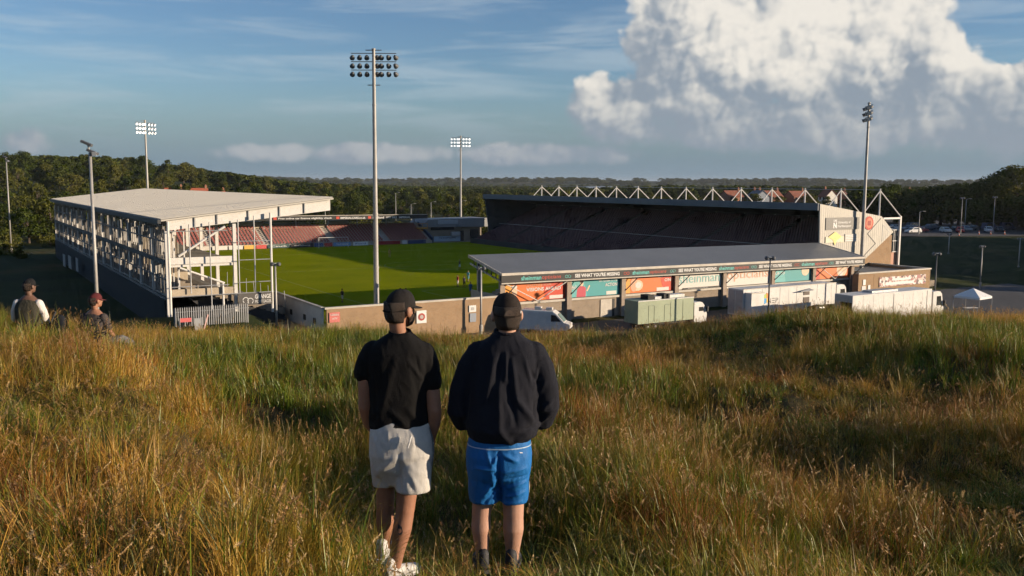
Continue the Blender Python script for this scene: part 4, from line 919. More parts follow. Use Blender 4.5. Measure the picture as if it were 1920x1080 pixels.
# ---------------------------------------------------------------- boundary walls, gate, palisade fence
def walls():
    AW = -64.9
    S = SThing('brick_wall', 'long buff brick boundary wall with pale coping in front of the pitch', 'wall', -44.9, AW, -1.5)
    S.part('brickwork', MB().box(-44.9, -23.7, AW - .15, AW + .15, -1.9, 2.40), M_BRICK)
    S.part('coping', MB().box(-45.1, -23.6, AW - .22, AW + .22, 2.402, 2.60), M_TRIM)
    def notice(name, label, b, w, z, h, m, lines=None, col=M_WTXT):
        o = SThing(name, label, 'sign', b, AW - .2, z)
        p = o.part('board', MB().box(b, b + w, AW - .26, AW - .17, z, z + h), m)
        if lines:
            for k, (s, zz, ww, hh) in enumerate(lines): add_text(p, s, b + (w - ww) / 2, AW - .27, z + zz, ww, hh, col, .01, o.off)
        return o, p
    notice('warning_sign', 'red bordered notice at the left end of the brick wall', -44.65, 1.15, 1.0, 1.05, mat('faded_red_notice', (0.55, 0.16, 0.14), .6, .1, 2), [('WARNING', .7, .9, .2), ('CCTV', .3, .6, .2)])
    o, p = notice('club_sign', 'white sign with round red crest on the brick wall', -34.6, 1.2, .15, 1.4, M_WTXT)
    o.part('crest', MB().lathe([(.42, AW - .29), (.42, AW - .265)], (-34.0, 0, .85), 16, axis='y'), mat('crest_maroon', (.35, .06, .05), .6), p); o.part('crest_centre', MB().lathe([(.22, AW - .31), (.22, AW - .292)], (-34.0, 0, .85), 12, axis='y'), mat('crest_grey', (.4, .36, .34), .6), p)
    o, p = notice('turnstile_sign', 'small white sign near the right end of the brick wall', -28.0, .9, .95, .75, M_WTXT)
    o.part('symbol', MB().box(-27.75, -27.35, AW - .29, AW - .265, 1.15, 1.5), M_GALV, p)
    notice('grey_notice', 'grey notice below the small white sign on the brick wall', -27.9, .8, -.2, 1.0, mat('blue_grey_notice', (.25, .28, .33), .6))
    V = SThing('white_wall', 'white rendered wall in shade running back beside the pitch', 'wall', -45.2, -56, -1.5)
    MWW = mat('white_render', (0.62, 0.60, 0.56), .85, .15, .6)
    V.part('render', MB().box(-45.3, -45.08, -64.7, -48.0, -1.9, 2.40), MWW); V.part('coping', MB().box(-45.37, -45.01, -64.65, -48.0, 2.402, 2.62), M_TRIM)
    for a in (-62.8, -59.6, -55.0, -51.5): V.part('vent_opening', MB().box(-45.37, -45.31, a, a + .7, .6, 1.2), M_BLACK)
    g = SThing('side_gate', 'dark blue gate between the brick wall and the end stand', 'gate', -23.4, -64.6, -1.5)
    MGB = mat('dark_blue_gate_paint', (0.03, 0.09, 0.18), .55, .1, 1)
    for k in range(6): g.part('board', MB().box(-23.55 + k * .10, -23.46 + k * .10, -64.9, -64.82, -1.6, 1.7), MGB)
    g.part('frame', MB().box(-23.58, -22.95, -64.80, -64.74, 1.45, 1.6), MGB)
    F = SThing('palisade_fence', 'grey steel palisade fence below the unfinished stand', 'fence', -59, -62.2, .5)
    pm = MB().prism([(-.045, 0), (.045, 0), (.045, 2.55), (0, 2.7), (-.045, 2.55)], 'y', -.02, .02).mesh('pale'); pm.materials.append(M_GALV)
    b = -59.4
    while b < -52.3:
        o = link('pale', pm, None, F.root); o.location = (b + 59, 0, .05 + random.uniform(-.02, .02)); b += .215
    for z in (.9, 2.7): F.part('rail', MB().box(-59.5, -52.2, -62.16, -62.10, z, z + .07), M_GALV)
    for b in (-59.5, -57.1, -54.7, -52.3): F.part('fence_post', MB().box(b - .05, b + .05, -62.10, -62.0, .2, 3.1), M_GALV)
    B = SThing('site_barrier', 'red and white site barrier by the palisade fence', 'barrier', -58.2, -63.4, .6)
    B.part('board', MB().box(-59.3, -58.2, -63.5, -63.42, 1.9, 2.3), mat('barrier_red', (.55, .12, .12), .6)); B.part('board', MB().box(-57.9, -57.2, -63.5, -63.42, .8, 2.2), M_GALV); B.part('frame', MB().bar((-57.1, -63.46, .8), (-56.6, -63.46, 2.5), .12), mat('barrier_pink', (.62, .4, .36), .6))
    for b in (-59.3, -57.2): B.part('leg', MB().bar((b, -63.5, .6), (b, -63.5, 2.3), .06), M_GALV)
walls()
# ---------------------------------------------------------------- tarmac
M_TAR = mat('worn_tarmac', (0.055, 0.055, 0.058), .9, .25, .15, .2, 4, coord='Object')
def tarmac(name, pts, z):
    o = MB().prism(pts, 'z', z - .6, z).build(name, M_TAR); return tag(o, kind='structure')
_p = [W(a, b)[:2] for a, b in ((-97, -44), (-97, 74), (-45, 84), (-45, 63.2), (-63.4, 42.5), (-63.4, -44.5))]
tarmac('service_yard', _p, -1.50)
tarmac('upper_car_park', [(84, 221), (215, 236), (230, 345), (100, 345)], 3.30)

# ---------------------------------------------------------------- masts and lamp posts
M_POLE = mat('grey_mast_paint', (0.34, 0.33, 0.31), .5, .15, .8, metal=.2)
M_LAMPB = mat('lamp_housing', (0.10, 0.105, 0.11), .5, .1, 2)
M_LENS = mat('lit_lamp_glass', (0.9, 0.9, 0.88), .2, emit=(1.0, 0.97, 0.92), estr=0.85)
M_LENSO = mat('lamp_glass', (0.45, 0.45, 0.44), .15, spec=.7)
def floodlight(a, b, h, label, lit, face=None, z0=-.2):
    x, y, _ = W(a, b); root = thing('floodlight_mast', label, 'floodlight', (x, y, z0), 0, 'tall pitch floodlight masts')
    segs = 5; r = lambda t: .32 - .15 * t; H = h - z0
    for i in range(segs):
        z1, z2 = H * i / segs, H * (i + 1) / segs
        MB().tube((0, 0, z1), (0, 0, z2), r(i / segs), r((i + 1) / segs) + .012, 14).build('mast_section', M_POLE, root, smooth=False)
        MB().tube((0, 0, z2 - .12), (0, 0, z2 + .02), r((i + 1) / segs) + .05, n=14).build('mast_collar', M_POLE, root)
    tgt = Vector(face if face else W(0, 0)) - Vector((x, y, 0)); fz = math.atan2(tgt.y, tgt.x) - math.pi / 2
    hd = bpy.data.objects.new('lamp_head', None); COL.objects.link(hd); hd.parent = root; hd.location = (0, 0, H); hd.rotation_euler = (0, 0, fz); hd.empty_display_size = .2
    hd2 = hd; wd = 5.1
    fr = MB()
    for k in range(3): fr.box(-wd / 2, wd / 2, -.05, .05, -.55 - k * .92, -.47 - k * .92)
    fr.box(-.9, .9, -.08, .08, -.2, -.12).box(-.7, .7, -.10, .10, -4.05, -3.97)
    fr.build('lamp_frame', M_LAMPB, hd2)
    bm = MB().lathe([(.09, -.30), (.16, -.25), (.22, -.10), (.29, .16), (.30, .20)], (0, 0, 0), 12, axis='y').mesh('lamp', smooth=True); bm.materials.append(M_LAMPB)
    lm = MB().lathe([(.275, .18), (.28, .215)], (0, 0, 0), 12, axis='y').mesh('lamp_lens'); lm.materials.append(M_LENS if lit else M_LENSO)
    for k in range(3):
        for i in range(7):
            xx = -wd / 2 + .12 + i * (wd - .24) / 6
            if i == 3: xx += .38
            yaw = (i - 3) * .11
            for nm, me in (('lamp', bm), ('lamp_lens', lm)):
                o = link(nm, me, None, hd2); o.location = (xx, .18, -.92 - k * .92); o.rotation_euler = (-.42, 0, -yaw)
    MB().box(-.35, .35, -.6, .6, 0, 1.6).build('base_cabinet', M_GALV, root, off=(.9, 0, 0))
floodlight(-58, -36.3, 30.5, 'nearest floodlight mast, its lamp rack seen from behind left of centre', False)
floodlight(66, -39.2, 29.2, 'distant floodlight mast with glowing lamps rising behind the pale stand roof', True)
floodlight(73, 45.2, 28.6, 'distant floodlight mast with glowing lamps beside the far corner building', True)
floodlight(-56.2, 51.6, 29.0, 'floodlight mast in front of the ribbed gable, rack seen edge on', False, face=W(10, -30))
def mast(loc, h, label, cat='lamp post', heads='twin', r=.13, yaw=0.0, group='yard lamp posts', m=None):
    root = thing('lamp_post', label, cat, loc, yaw, group); m = m or M_POLE
    MB().tube((0, 0, 0), (0, 0, h), r, r * .7, 10).build('pole', m, root, smooth=True)
    MB().tube((0, 0, 0), (0, 0, 1.1), r * 1.5, n=10).build('pole_base', m, root)
    k = max(.8, min(1.0, h / 9))
    if heads == 'twin':
        MB().box(-.45 * k, .45 * k, -.05, .05, h - .06, h + .06).build('cross_arm', m, root)
        for s in (-1, 1): MB().lathe([(.10 * k, -.18 * k), (.22 * k, -.12 * k), (.27 * k, .16 * k), (.20 * k, .2 * k)], (s * .40 * k, 0, h + .02), 10, axis='y').build('flood_lamp', M_LAMPB, root, smooth=True)
        MB().box(-.10, .10, -.25, .25, h + .1, h + .16).build('top_plate', M_WTXT, root)
    elif heads == 'stack':
        for s, dz in ((-1, 0.65), (1, -.10)):
            MB().add([(s * .25 + x, y, h + dz + z) for x, y, z in ((-.5, -.22, .25), (.4, -.22, -.15), (.4, .22, -.15), (-.5, .22, .25), (-.42, -.22, .45), (.46, -.22, .06), (.46, .22, .06), (-.42, .22, .45))], [(0, 3, 2, 1), (4, 5, 6, 7), (0, 1, 5, 4), (1, 2, 6, 5), (2, 3, 7, 6), (3, 0, 4, 7)]).build('flood_lamp', M_LAMPB, root)
        MB().tube((0, 0, h), (-.2, 0, h + .8), .07, n=8).build('lamp_bracket', m, root)
        MB().box(.3, .7, -.35, -.31, h - .3, h + .05).build('lamp_lens', M_LENSO, root)
    else:
        MB().path([(0, 0, h - .1), (.25, 0, h + .12), (.9, 0, h + .2)], [.05, .05, .04]).build('arm', m, root)
        MB().box(.8, 1.45, -.14, .14, h + .12, h + .26).build('lantern', M_TRIM, root)
    return root
mast((-37.4, 82, -1.5), 19.6, 'tall grey mast with two stacked lamps beside the unfinished stand', heads='stack', r=.19)
mast((-111.6, 204, -.5), 20.4, 'tall grey mast at the left edge before the wooded hillside', heads='stack', r=.18)
mast((-25.4, 98, -1.2), 8.0, 'lamp post with two round lamps beside the grey banner', r=.14)
mast((-3.5, 103, -1.5), 7.5, 'lamp post standing in front of the right end of the brick wall', r=.14)
mast((29.9, 106, -1.5), 8.6, 'dark lamp post in front of the lettered white trailer', r=.12, m=M_DARKST)
mast((55.2, 119, -1.5), 8.2, 'dark lamp post in front of the long white truck', r=.12, m=M_DARKST)
mast((78, 152, -1.5), 7.0, 'lamp post standing behind the white gazebo', r=.12)
mast((90.5, 190, 0.6), 4.9, 'lamp post half way up the dark grass bank', r=.12)
mast((96.9, 175, -.7), 6.2, 'lamp post near the right edge on the dark bank', r=.12)
for (x, y, h, ty, lb) in ((114.7, 235, 9, 'twin', 'left of a close pair of pale lamp posts in the upper car park'), (123.1, 250, 8.5, 'arm', 'right of a close pair of pale lamp posts in the upper car park'),
                          (125.6, 240, 9.2, 'twin', 'twin-headed lamp post near the dark vans in the upper car park'), (136, 298, 7.5, 'arm', 'lamp post with lit head against the car park trees'), (101.8, 230, 5.6, 'arm', 'short lamp post beside the parked white car')):
    mast((x, y, 3.3), h, lb, heads=ty, r=.10)
for (x, y, z, h, lb) in ((-38, 300, 0, 12.4, 'lamp post before the trees left of the far right floodlight'), (-29.5, 268, 0, 9.6, 'left of two lamp posts behind the far stand end'), (-23.5, 266, 0, 10.2, 'right of two lamp posts behind the far stand end'),
                         (-14.5, 262, 0, 10.6, 'lamp post with lit head behind the corner building roof'), (0.6, 266, 0, 10.5, 'lamp post behind the left end of the main stand'), (-59, 290, 0, 9.2, 'lamp post behind the white beam tip of the unfinished stand')):
    mast((x, y, float(ground_h(x, y))), h, lb, heads='arm', r=.12)

# ---------------------------------------------------------------- vehicles
M_TYRE = mat('tyre_rubber', (0.018, 0.018, 0.018), .85); M_RIM = mat('wheel_rim', (0.30, 0.30, 0.31), .4, metal=.5)
M_VWHITE = mat('white_vehicle_paint', (0.60, 0.59, 0.565), .38, .13, .7); M_VGLASS = glass_mat('vehicle_glass', (.015, .018, .02), .06)
M_SAGE = mat('sage_green_paint', (0.27, 0.32, 0.21), .5, .12, .5); M_CHASS = mat('chassis_black', (0.02, 0.02, 0.02), .7)
def wheel(par, x, y, r=.5, w=.3):
    o = MB().lathe([(r * .6, -w / 2), (r * .96, -w / 2), (r, -w * .35), (r, w * .35), (r * .96, w / 2), (r * .6, w / 2)], (x, y, r), 18, axis='y').build('wheel', M_TYRE, par)
    MB().lathe([(r * .12, -w * .52), (r * .56, -w * .46), (r * .6, w * .46), (r * .12, w * .52)], (x, y, r), 14, axis='y').build('rim', M_RIM, o)
def truck_cab(par, x0, w=2.5, h=3.1, m=M_VWHITE, L=2.1, zb=.55):
    """cab whose nose points to +x, starting at x0"""
    pr = [(x0, zb), (x0 + L, zb), (x0 + L + .06, zb + .9), (x0 + L - .12, zb + 1.35), (x0 + L - .38, h - .45), (x0 + L - .75, h - .08), (x0 + .9, h), (x0, h - .05)]
    c = MB().prism(pr, 'y', -w / 2, w / 2).build('cab', m, par)
    MB().prism([(x0 + L - .10, zb + 1.40), (x0 + L - .36, h - .52), (x0 + L - .33, h - .52), (x0 + L - .05, zb + 1.40)], 'y', -w / 2 + .12, w / 2 - .12).build('windscreen', M_VGLASS, c)
    for s in (-1, 1):
        y = s * (w / 2 + .008); MB().prism([(x0 + .75, zb + 1.3), (x0 + L - .35, zb + 1.3), (x0 + L - .6, h - .65), (x0 + .75, h - .65)], 'y', y - .008, y + .008).build('side_window', M_VGLASS, c)
        MB().box(x0 + L - .15, x0 + L + .05, s * (w / 2 + .05), s * (w / 2 + .3), zb + 1.2, zb + 1.9).build('mirror', M_CHASS, c)
        MB().box(x0 + L + .04, x0 + L + .09, s * .75, s * 1.1, zb + .25, zb + .5).build('headlight', M_LENSO, c)
    MB().box(x0 + L - .02, x0 + L + .12, -w / 2 + .05, w / 2 - .05, zb - .18, zb + .2).build('bumper', M_GALV, c)
    for s in (-1, 1): wheel(par, x0 + L * .55, s * (w / 2 - .18), .5, .3)
    return c
def green_truck():
    S = thing('box_truck', 'sage green box truck with white cab parked behind the end stand', 'truck', W(-73.0, -10.8, -1.5), TH)
    b = MB().box(0, 8.5, -1.25, 1.25, .95, 3.6).build('box_body', M_SAGE, S)
    MB().box(-.02, 8.52, -1.29, -1.2, 3.58, 3.68).box(-.02, 8.52, 1.2, 1.29, 3.58, 3.68).build('roof_rail', M_VWHITE, b)
    for x in (1.55, 2.4, 3.95, 4.9, 6.8): MB().box(x, x + .035, -1.275, -1.252, 1.05, 3.0 if x < 4.5 else 3.4).build('panel_seam', mat('dark_sage', (.12, .15, .10), .6), b)
    MB().box(1.55, 2.4, -1.272, -1.252, 2.98, 3.02).box(3.95, 4.9, -1.272, -1.252, 2.98, 3.02).build('door_frame', mat('dark_sage', (.12, .15, .10), .6), b)
    for x in (2.0, 4.4): MB().box(x, x + .9, -.6, .8, 3.6, 4.15).build('roof_hatch', M_CHASS, b)
    MB().box(4.9 + .6, 8.0, -.2, .9, 3.6, 3.95).build('roof_locker', M_VWHITE, b)
    MB().box(3.2, 4.3, -.4, .6, 3.6, 3.9).build('roof_locker', M_GALV, b)
    MB().box(.2, 10, -.5, .5, .55, .94).build('chassis', M_CHASS, S)
    truck_cab(S, 8.7, 2.4, 3.0, M_VWHITE, 2.0)
    for x in (1.6, 2.7):
        for s in (-1, 1): wheel(S, x, s * 1.05, .5, .32)
green_truck()
def nep_trailer():
    S = thing('broadcast_trailer', 'long white broadcast trailer with NEP lettering and colourful logo', 'trailer', W(-73.0, 5.8, -1.5), TH)
    b = MB().prism([(0, .75), (11.5, .75), (11.9, 1.25), (17.2, 1.25), (17.2, 4.05), (0, 4.05)], 'y', -1.4, 1.2).build('trailer_body', M_VWHITE, S)
    MB().box(-.02, 17.25, -1.43, -1.30, 4.02, 4.12).build('roof_edge', M_TRIM, b)
    pod = MB().box(.3, 2.5, -2.5, -1.42, .7, 3.7).build('side_pod', M_VWHITE, b)
    MB().box(.28, 2.52, -2.53, -2.48, 3.62, 3.74).build('pod_trim', M_TRIM, pod)
    for x in (-.03,): MB().box(x, x + .02, -1.3, -.1, .9, 3.9).box(x, x + .02, 0, 1.1, .9, 3.9).build('rear_door', M_GALV, b)
    for z in (1.75, 2.75): MB().box(10.9, 12.0, -1.46, -1.405, z, z + .72).build('window_opening', mat('brown_window', (.06, .035, .025), .5), b)
    MB().add([(9.6, -2.1, 3.4), (12.0, -1.42, 3.62), (12.0, -1.42, 3.56), (9.6, -2.1, 3.34), (12.0, -2.2, 3.40), (12, -2.2, 3.34)], [(0, 4, 1), (3, 2, 5), (0, 3, 5, 4), (4, 5, 2, 1), (1, 2, 3, 0)]).build('awning', M_GALV, b)
    for x in (3.3, 6.5, 9.6, 13.5): MB().box(x, x + .03, -1.425, -1.405, .8 if x < 11 else 1.3, 4.0).build('panel_seam', M_GALV, b)
    MT = lambda n, c: mat('logo_' + n, c, .5)
    for x in (1.4, 8.1, 15.2, 16.3): MB().box(x, x + .02, -1.415, -1.404, 1.3, 3.95).build('sheet_joint', M_GALV, b)
    for x, w_ in ((7.2, .8), (13.0, 1.1)): MB().box(x, x + w_, -1.43, -1.404, 1.0 if x < 11 else 1.45, 1.55 if x < 11 else 2.0).build('locker_door', M_GALV, b)
    lg = MB().prism([(3.55, 2.2), (3.55, 2.75), (4.05, 2.75), (4.05, 2.2), (3.8, 2.05)], 'y', -1.43, -1.41).build('logo_blue', MT('blue', (.03, .28, .62)), b)
    MB().prism([(4.05, 2.75), (4.5, 2.75), (4.4, 3.35), (4.05, 3.45)], 'y', -1.43, -1.41).build('logo_orange', MT('orange', (.75, .22, .03)), b)
    MB().prism([(3.55, 2.78), (4.02, 2.78), (4.02, 3.35), (3.7, 3.2)], 'y', -1.43, -1.41).build('logo_green', MT('green', (.35, .5, .08)), b)
    MB().prism([(4.1, 2.2), (4.3, 2.2), (4.3, 2.72), (4.1, 2.72)], 'y', -1.43, -1.41).build('logo_yellow', MT('yellow', (.75, .5, .05)), b)
    t = text_mesh('N', .55, .62, bold=.0); t.materials.clear(); t.materials.append(M_DARKST); o = link('lettering', t, None, b); o.location = (4.35, -1.412, 2.1)
    for k in range(3): MB().box(5.1, 5.6, -1.43, -1.408, 2.1 + k * .27, 2.18 + k * .27).build('lettering', M_DARKST, b)
    t = text_mesh('P', .5, .62); t.materials.clear(); t.materials.append(M_DARKST); o = link('lettering', t, None, b); o.location = (5.75, -1.412, 2.1)
    for x in (5.3, 6.6, 7.9):
        for s in (-1.15, .95): wheel(S, x, s, .5, .34)
    for x in (10.5,): MB().box(x, x + .2, -1.2, -1.0, 0, .8).build('landing_leg', M_GALV, S)
    MB().box(11.5, 19.5, -.5, .5, .6, .95).build('tractor_chassis', M_CHASS, S)
    tr = thing('tractor_unit', 'white tractor cab coupled to the lettered broadcast trailer', 'truck', W(-72.9, 23.2, -1.5), TH)
    truck_cab(tr, .3, 2.5, 3.75, M_VWHITE, 2.2)
    MB().lathe([(.32, -.9), (.34, -.85), (.34, .85), (.32, .9)], (-3.0, -1.0, .75), 14, axis='x').build('fuel_tank', M_RIM, tr)
    for x in (-1.5, -2.7 + .2):
        for s in (-1, 1): wheel(tr, x - 1.2, s * 1.0, .5, .5)
nep_trailer()
def white_truck():
    S = thing('articulated_truck', 'long plain white truck with open rear end nearest the grass crest', 'truck', W(-84.0, 12.6, -1.5), TH)
    b = MB()
    b.box(0, 15.2, -1.3, -1.22, 1.0, 4.0).box(0, 15.2, 1.22, 1.3, 1.0, 4.0).box(0, 15.2, -1.3, 1.3, 4.002, 4.08).box(0, 15.2, -1.3, 1.3, .9, .998).box(15.12, 15.2, -1.22, 1.22, 1.0, 4.0)
    bo = b.build('trailer_body', M_VWHITE, S)
    MB().box(.02, .1, -1.22, 1.22, 3.2, 3.99).build('rear_header', M_GALV, bo)
    MB().box(1.2, 1.3, -1.2, 1.2, 1.0, 3.99).build('inner_bulkhead', M_CHASS, bo)
    MB().box(.02, .1, .5, 1.22, 1.0, 3.19).build('rear_door', M_GALV, bo)
    for x in (1.9, 3.8, 5.7, 9.5, 11.4, 13.3): MB().box(x, x + .02, -1.312, -1.302, 1.05, 3.95).build('sheet_joint', M_GALV, bo)
    for x in np.arange(.8, 15, 2.0): MB().box(x, x + .12, -1.325, -1.302, 1.0, 1.06).build('marker_light', mat('amber_marker', (.5, .2, .02), .4), bo)
    MB().box(4.8, 12.4, -1.28, -1.22, .35, .85).build('side_guard', M_GALV, S)
    for x in (7.6, 14.2): MB().box(x, x + .05, -1.33, -1.302, 1.05, 3.9).build('panel_seam', M_DARKST, bo)
    MB().box(4.5, 9.5, -.5, .9, 4.08, 4.3).build('roof_unit', M_GALV, bo)
    MB().add([(-2.2, -1.0, .05), (-2.2, .4, .05), (0, .4, .9), (0, -1.0, .9), (-2.2, -1.0, .0), (-2.2, .4, .0), (0, .4, .82), (0, -1.0, .82)], [(0, 1, 2, 3), (7, 6, 5, 4), (0, 3, 7, 4), (1, 5, 6, 2), (0, 4, 5, 1), (2, 6, 7, 3)]).build('ramp', M_GALV, S)
    MB().box(.3, 17, -.5, .5, .55, .89).build('chassis', M_CHASS, S)
    truck_cab(S, 15.6, 2.5, 3.7, M_VWHITE, 2.2)
    for x in (2.4, 3.7, 13.2):
        for s in (-1, 1): wheel(S, x, s * 1.1, .5, .34)
white_truck()
def van():
    S = thing('panel_van', 'white panel van with roof units beside the brick wall', 'van', (4.0, 104.6, -1.5), R(-13))
    pr = [(-3.0, .45), (2.55, .45), (2.9, .7), (2.85, 1.15), (2.2, 1.35), (1.35, 2.3), (.9, 2.62), (-2.7, 2.7), (-3.0, 2.5)]
    rr = []
    for y, k in ((-1.0, .90), (-.97, .97), (-.8, 1.0), (.8, 1.0), (.97, .97), (1.0, .90)):
        rr.append([(x * (1 if abs(y) < .9 else .995), y * (1 - .06 * max(0, z - 1.2)), .45 + (z - .45) * (k if z > 2 else 1)) for x, z in pr])
    MBv = MB().rings(rr); b = MBv.build('van_body', M_VWHITE, S)
    MB().add([(2.16, -.80, 1.42), (2.16, .80, 1.42), (1.42, .72, 2.26), (1.42, -.72, 2.26)], [(0, 1, 2, 3)]).build('windscreen', M_VGLASS, b).location = (.03, 0, .02)
    for s in (-1, 1): MB().prism([(.7, 1.45), (1.85, 1.45), (1.25, 2.15), (.7, 2.2)], 'y', s * .97 - .02, s * .97 + .02).build('side_window', M_VGLASS, b)
    MB().box(-1.3, -.6, -.4, .4, 2.7, 3.0).box(.0, .7, -.35, .35, 2.68, 2.95).build('roof_unit', M_VWHITE, b)
    for s in (-1, 1): MB().box(2.72, 2.9, s * .55, s * .9, .85, 1.1).build('headlight', M_LENSO, b)
    MB().box(2.6, 2.98, -.9, .9, .4, .68).build('bumper', M_CHASS, b)
    for x in (-1.9, 1.85):
        for s in (-1, 1): wheel(S, x, s * .88, .36, .22)
van()
def car(loc, rz, col, label, kind='hatch'):
    S = thing('parked_car', label, 'car', loc, rz, 'cars in the upper car park')
    nm = 'car_paint_%02d%02d%02d' % tuple(int(c * 99) for c in col); m = mat(nm, col, .28, spec=.6)
    h = {'hatch': 1.46, 'van': 1.95, 'saloon': 1.42}[kind]
    low = [(-2.1, .28), (2.1, .28), (2.15, .55), (2.05, .78), (1.2, .92), (-1.95, .98), (-2.15, .7)]
    rr = [[(x * (.97 if abs(y) > .8 else 1), y, z) for x, z in low] for y in (-.88, -.80, .80, .88)]
    b = MB().rings(rr).build('car_body', m, S)
    top = {'hatch': [(-1.95, .95), (1.1, .92), (.35, h), (-1.3, h), (-1.8, 1.2)], 'van': [(-2.05, .9), (1.5, .92), (.9, h), (-2.0, h)], 'saloon': [(-1.5, .95), (1.1, .92), (.3, h), (-.8, h)]}[kind]
    rr = [[(x, y * (1 - .2 * (z - .9)), z) for x, z in top] for y in (-.78, .78)]
    c = MB().rings(rr).build('cabin', m, S)
    fr = top[1], top[2]
    MB().add([(fr[0][0] + .02, -.66, fr[0][1] + .06), (fr[0][0] + .02, .66, fr[0][1] + .06), (fr[1][0] + .06, .56, fr[1][1] - .06), (fr[1][0] + .06, -.56, fr[1][1] - .06)], [(0, 1, 2, 3)]).build('windscreen', M_VGLASS, c)
    for s in (-1, 1): MB().add([(-1.5 if kind != 'saloon' else -1.1, s * .79, 1.0), (.85, s * .79, 1.0), (.25, s * .72, h - .1), (-1.2 if kind != 'saloon' else -.75, s * .72, h - .1)], [(0, 1, 2, 3)]).build('side_window', M_VGLASS, c)
    for s in (-1, 1): MB().box(2.02, 2.16, s * .5, s * .8, .6, .76).build('headlight', M_LENSO, b)
    for x in (-1.3, 1.3):
        for s in (-1, 1): wheel(S, x, s * .78, .31, .2)
for (x, y, rz, c, k, lb) in ((103.0, 236, 200, (.65, .65, .64), 'hatch', 'white hatchback beside the short lamp post in the upper car park'), (96.5, 238, 195, (.60, .62, .64), 'saloon', 'silver saloon nearest the right stand mast in the upper car park'),
        (107.0, 241, 20, (.30, .04, .05), 'hatch', 'dark red hatchback right of the short lamp post'), (98.0, 249, 15, (.10, .14, .22), 'saloon', 'dark blue saloon behind the silver car'), (104.5, 252, 190, (.55, .57, .60), 'hatch', 'pale silver hatchback in the second row of the car park'),
        (111.0, 247, 100, (.02, .02, .025), 'saloon', 'black saloon between the dark red and silver cars'), (113.2, 240, 265, (.52, .54, .55), 'hatch', 'silver car facing the camera in the middle of the car park'),
        (117.5, 241, 250, (.55, .03, .02), 'hatch', 'bright red car near the pale lamp post pair'), (119.5, 247, 280, (.03, .03, .04), 'saloon', 'black car behind the bright red car'), (126.0, 243, 250, (.60, .62, .65), 'hatch', 'white car right of the lamp post pair'),
        (112.0, 256, 15, (.04, .05, .08), 'van', 'navy van in the row behind the silver car'), (133.0, 256, 10, (.06, .08, .14), 'van', 'left of two dark blue vans by the trees'), (138.5, 257, 12, (.05, .06, .10), 'van', 'right of two dark blue vans by the trees'),
        (94.0, 256, 20, (.25, .28, .33), 'hatch', 'grey hatchback at the far left of the car park'), (126.5, 254, 190, (.08, .08, .09), 'hatch', 'charcoal car left of the dark blue vans'), (100.0, 243, 15, (.45, .46, .48), 'hatch', 'light grey hatchback between the silver saloon and the dark red car'), (92.5, 240, 200, (.70, .70, .70), 'van', 'white van at the left end of the front row'), (103.5, 260, 10, (.05, .06, .07), 'saloon', 'dark saloon in the third row left'), (118.0, 258, 14, (.10, .11, .13), 'hatch', 'dark grey hatchback in the third row middle'), (122.8, 249, 275, (.35, .37, .40), 'saloon', 'mid grey saloon behind the white car'), (130.5, 246, 250, (.04, .04, .05), 'hatch', 'black hatchback right of the white car'), (108.0, 250, 195, (.14, .17, .22), 'hatch', 'slate blue hatchback behind the dark red car')):
    car((x, y, 3.3), R(rz), c, lb, k)
for (x, y, lb) in ((109.0, 224, 'orange traffic cone alone at the bank edge'), (117.4, 231, 'left of three orange cones by the pale lamp posts'), (120.6, 231.5, 'middle of three orange cones by the pale lamp posts'), (124.4, 232, 'right of three orange cones by the pale lamp posts')):
    S = thing('traffic_cone', lb, 'cone', (x, y, 3.3), 0, 'cones along the car park edge')
    MB().box(-.22, .22, -.22, .22, 0, .05).build('base', M_CHASS, S); MB().lathe([(.17, .05), (.035, .95)], n=12).build('body', mat('cone_orange', (.65, .12, .03), .5), S); MB().lathe([(.13, .35), (.095, .6)], n=12).build('band', M_WTXT, S).scale = (1.06, 1.06, 1)
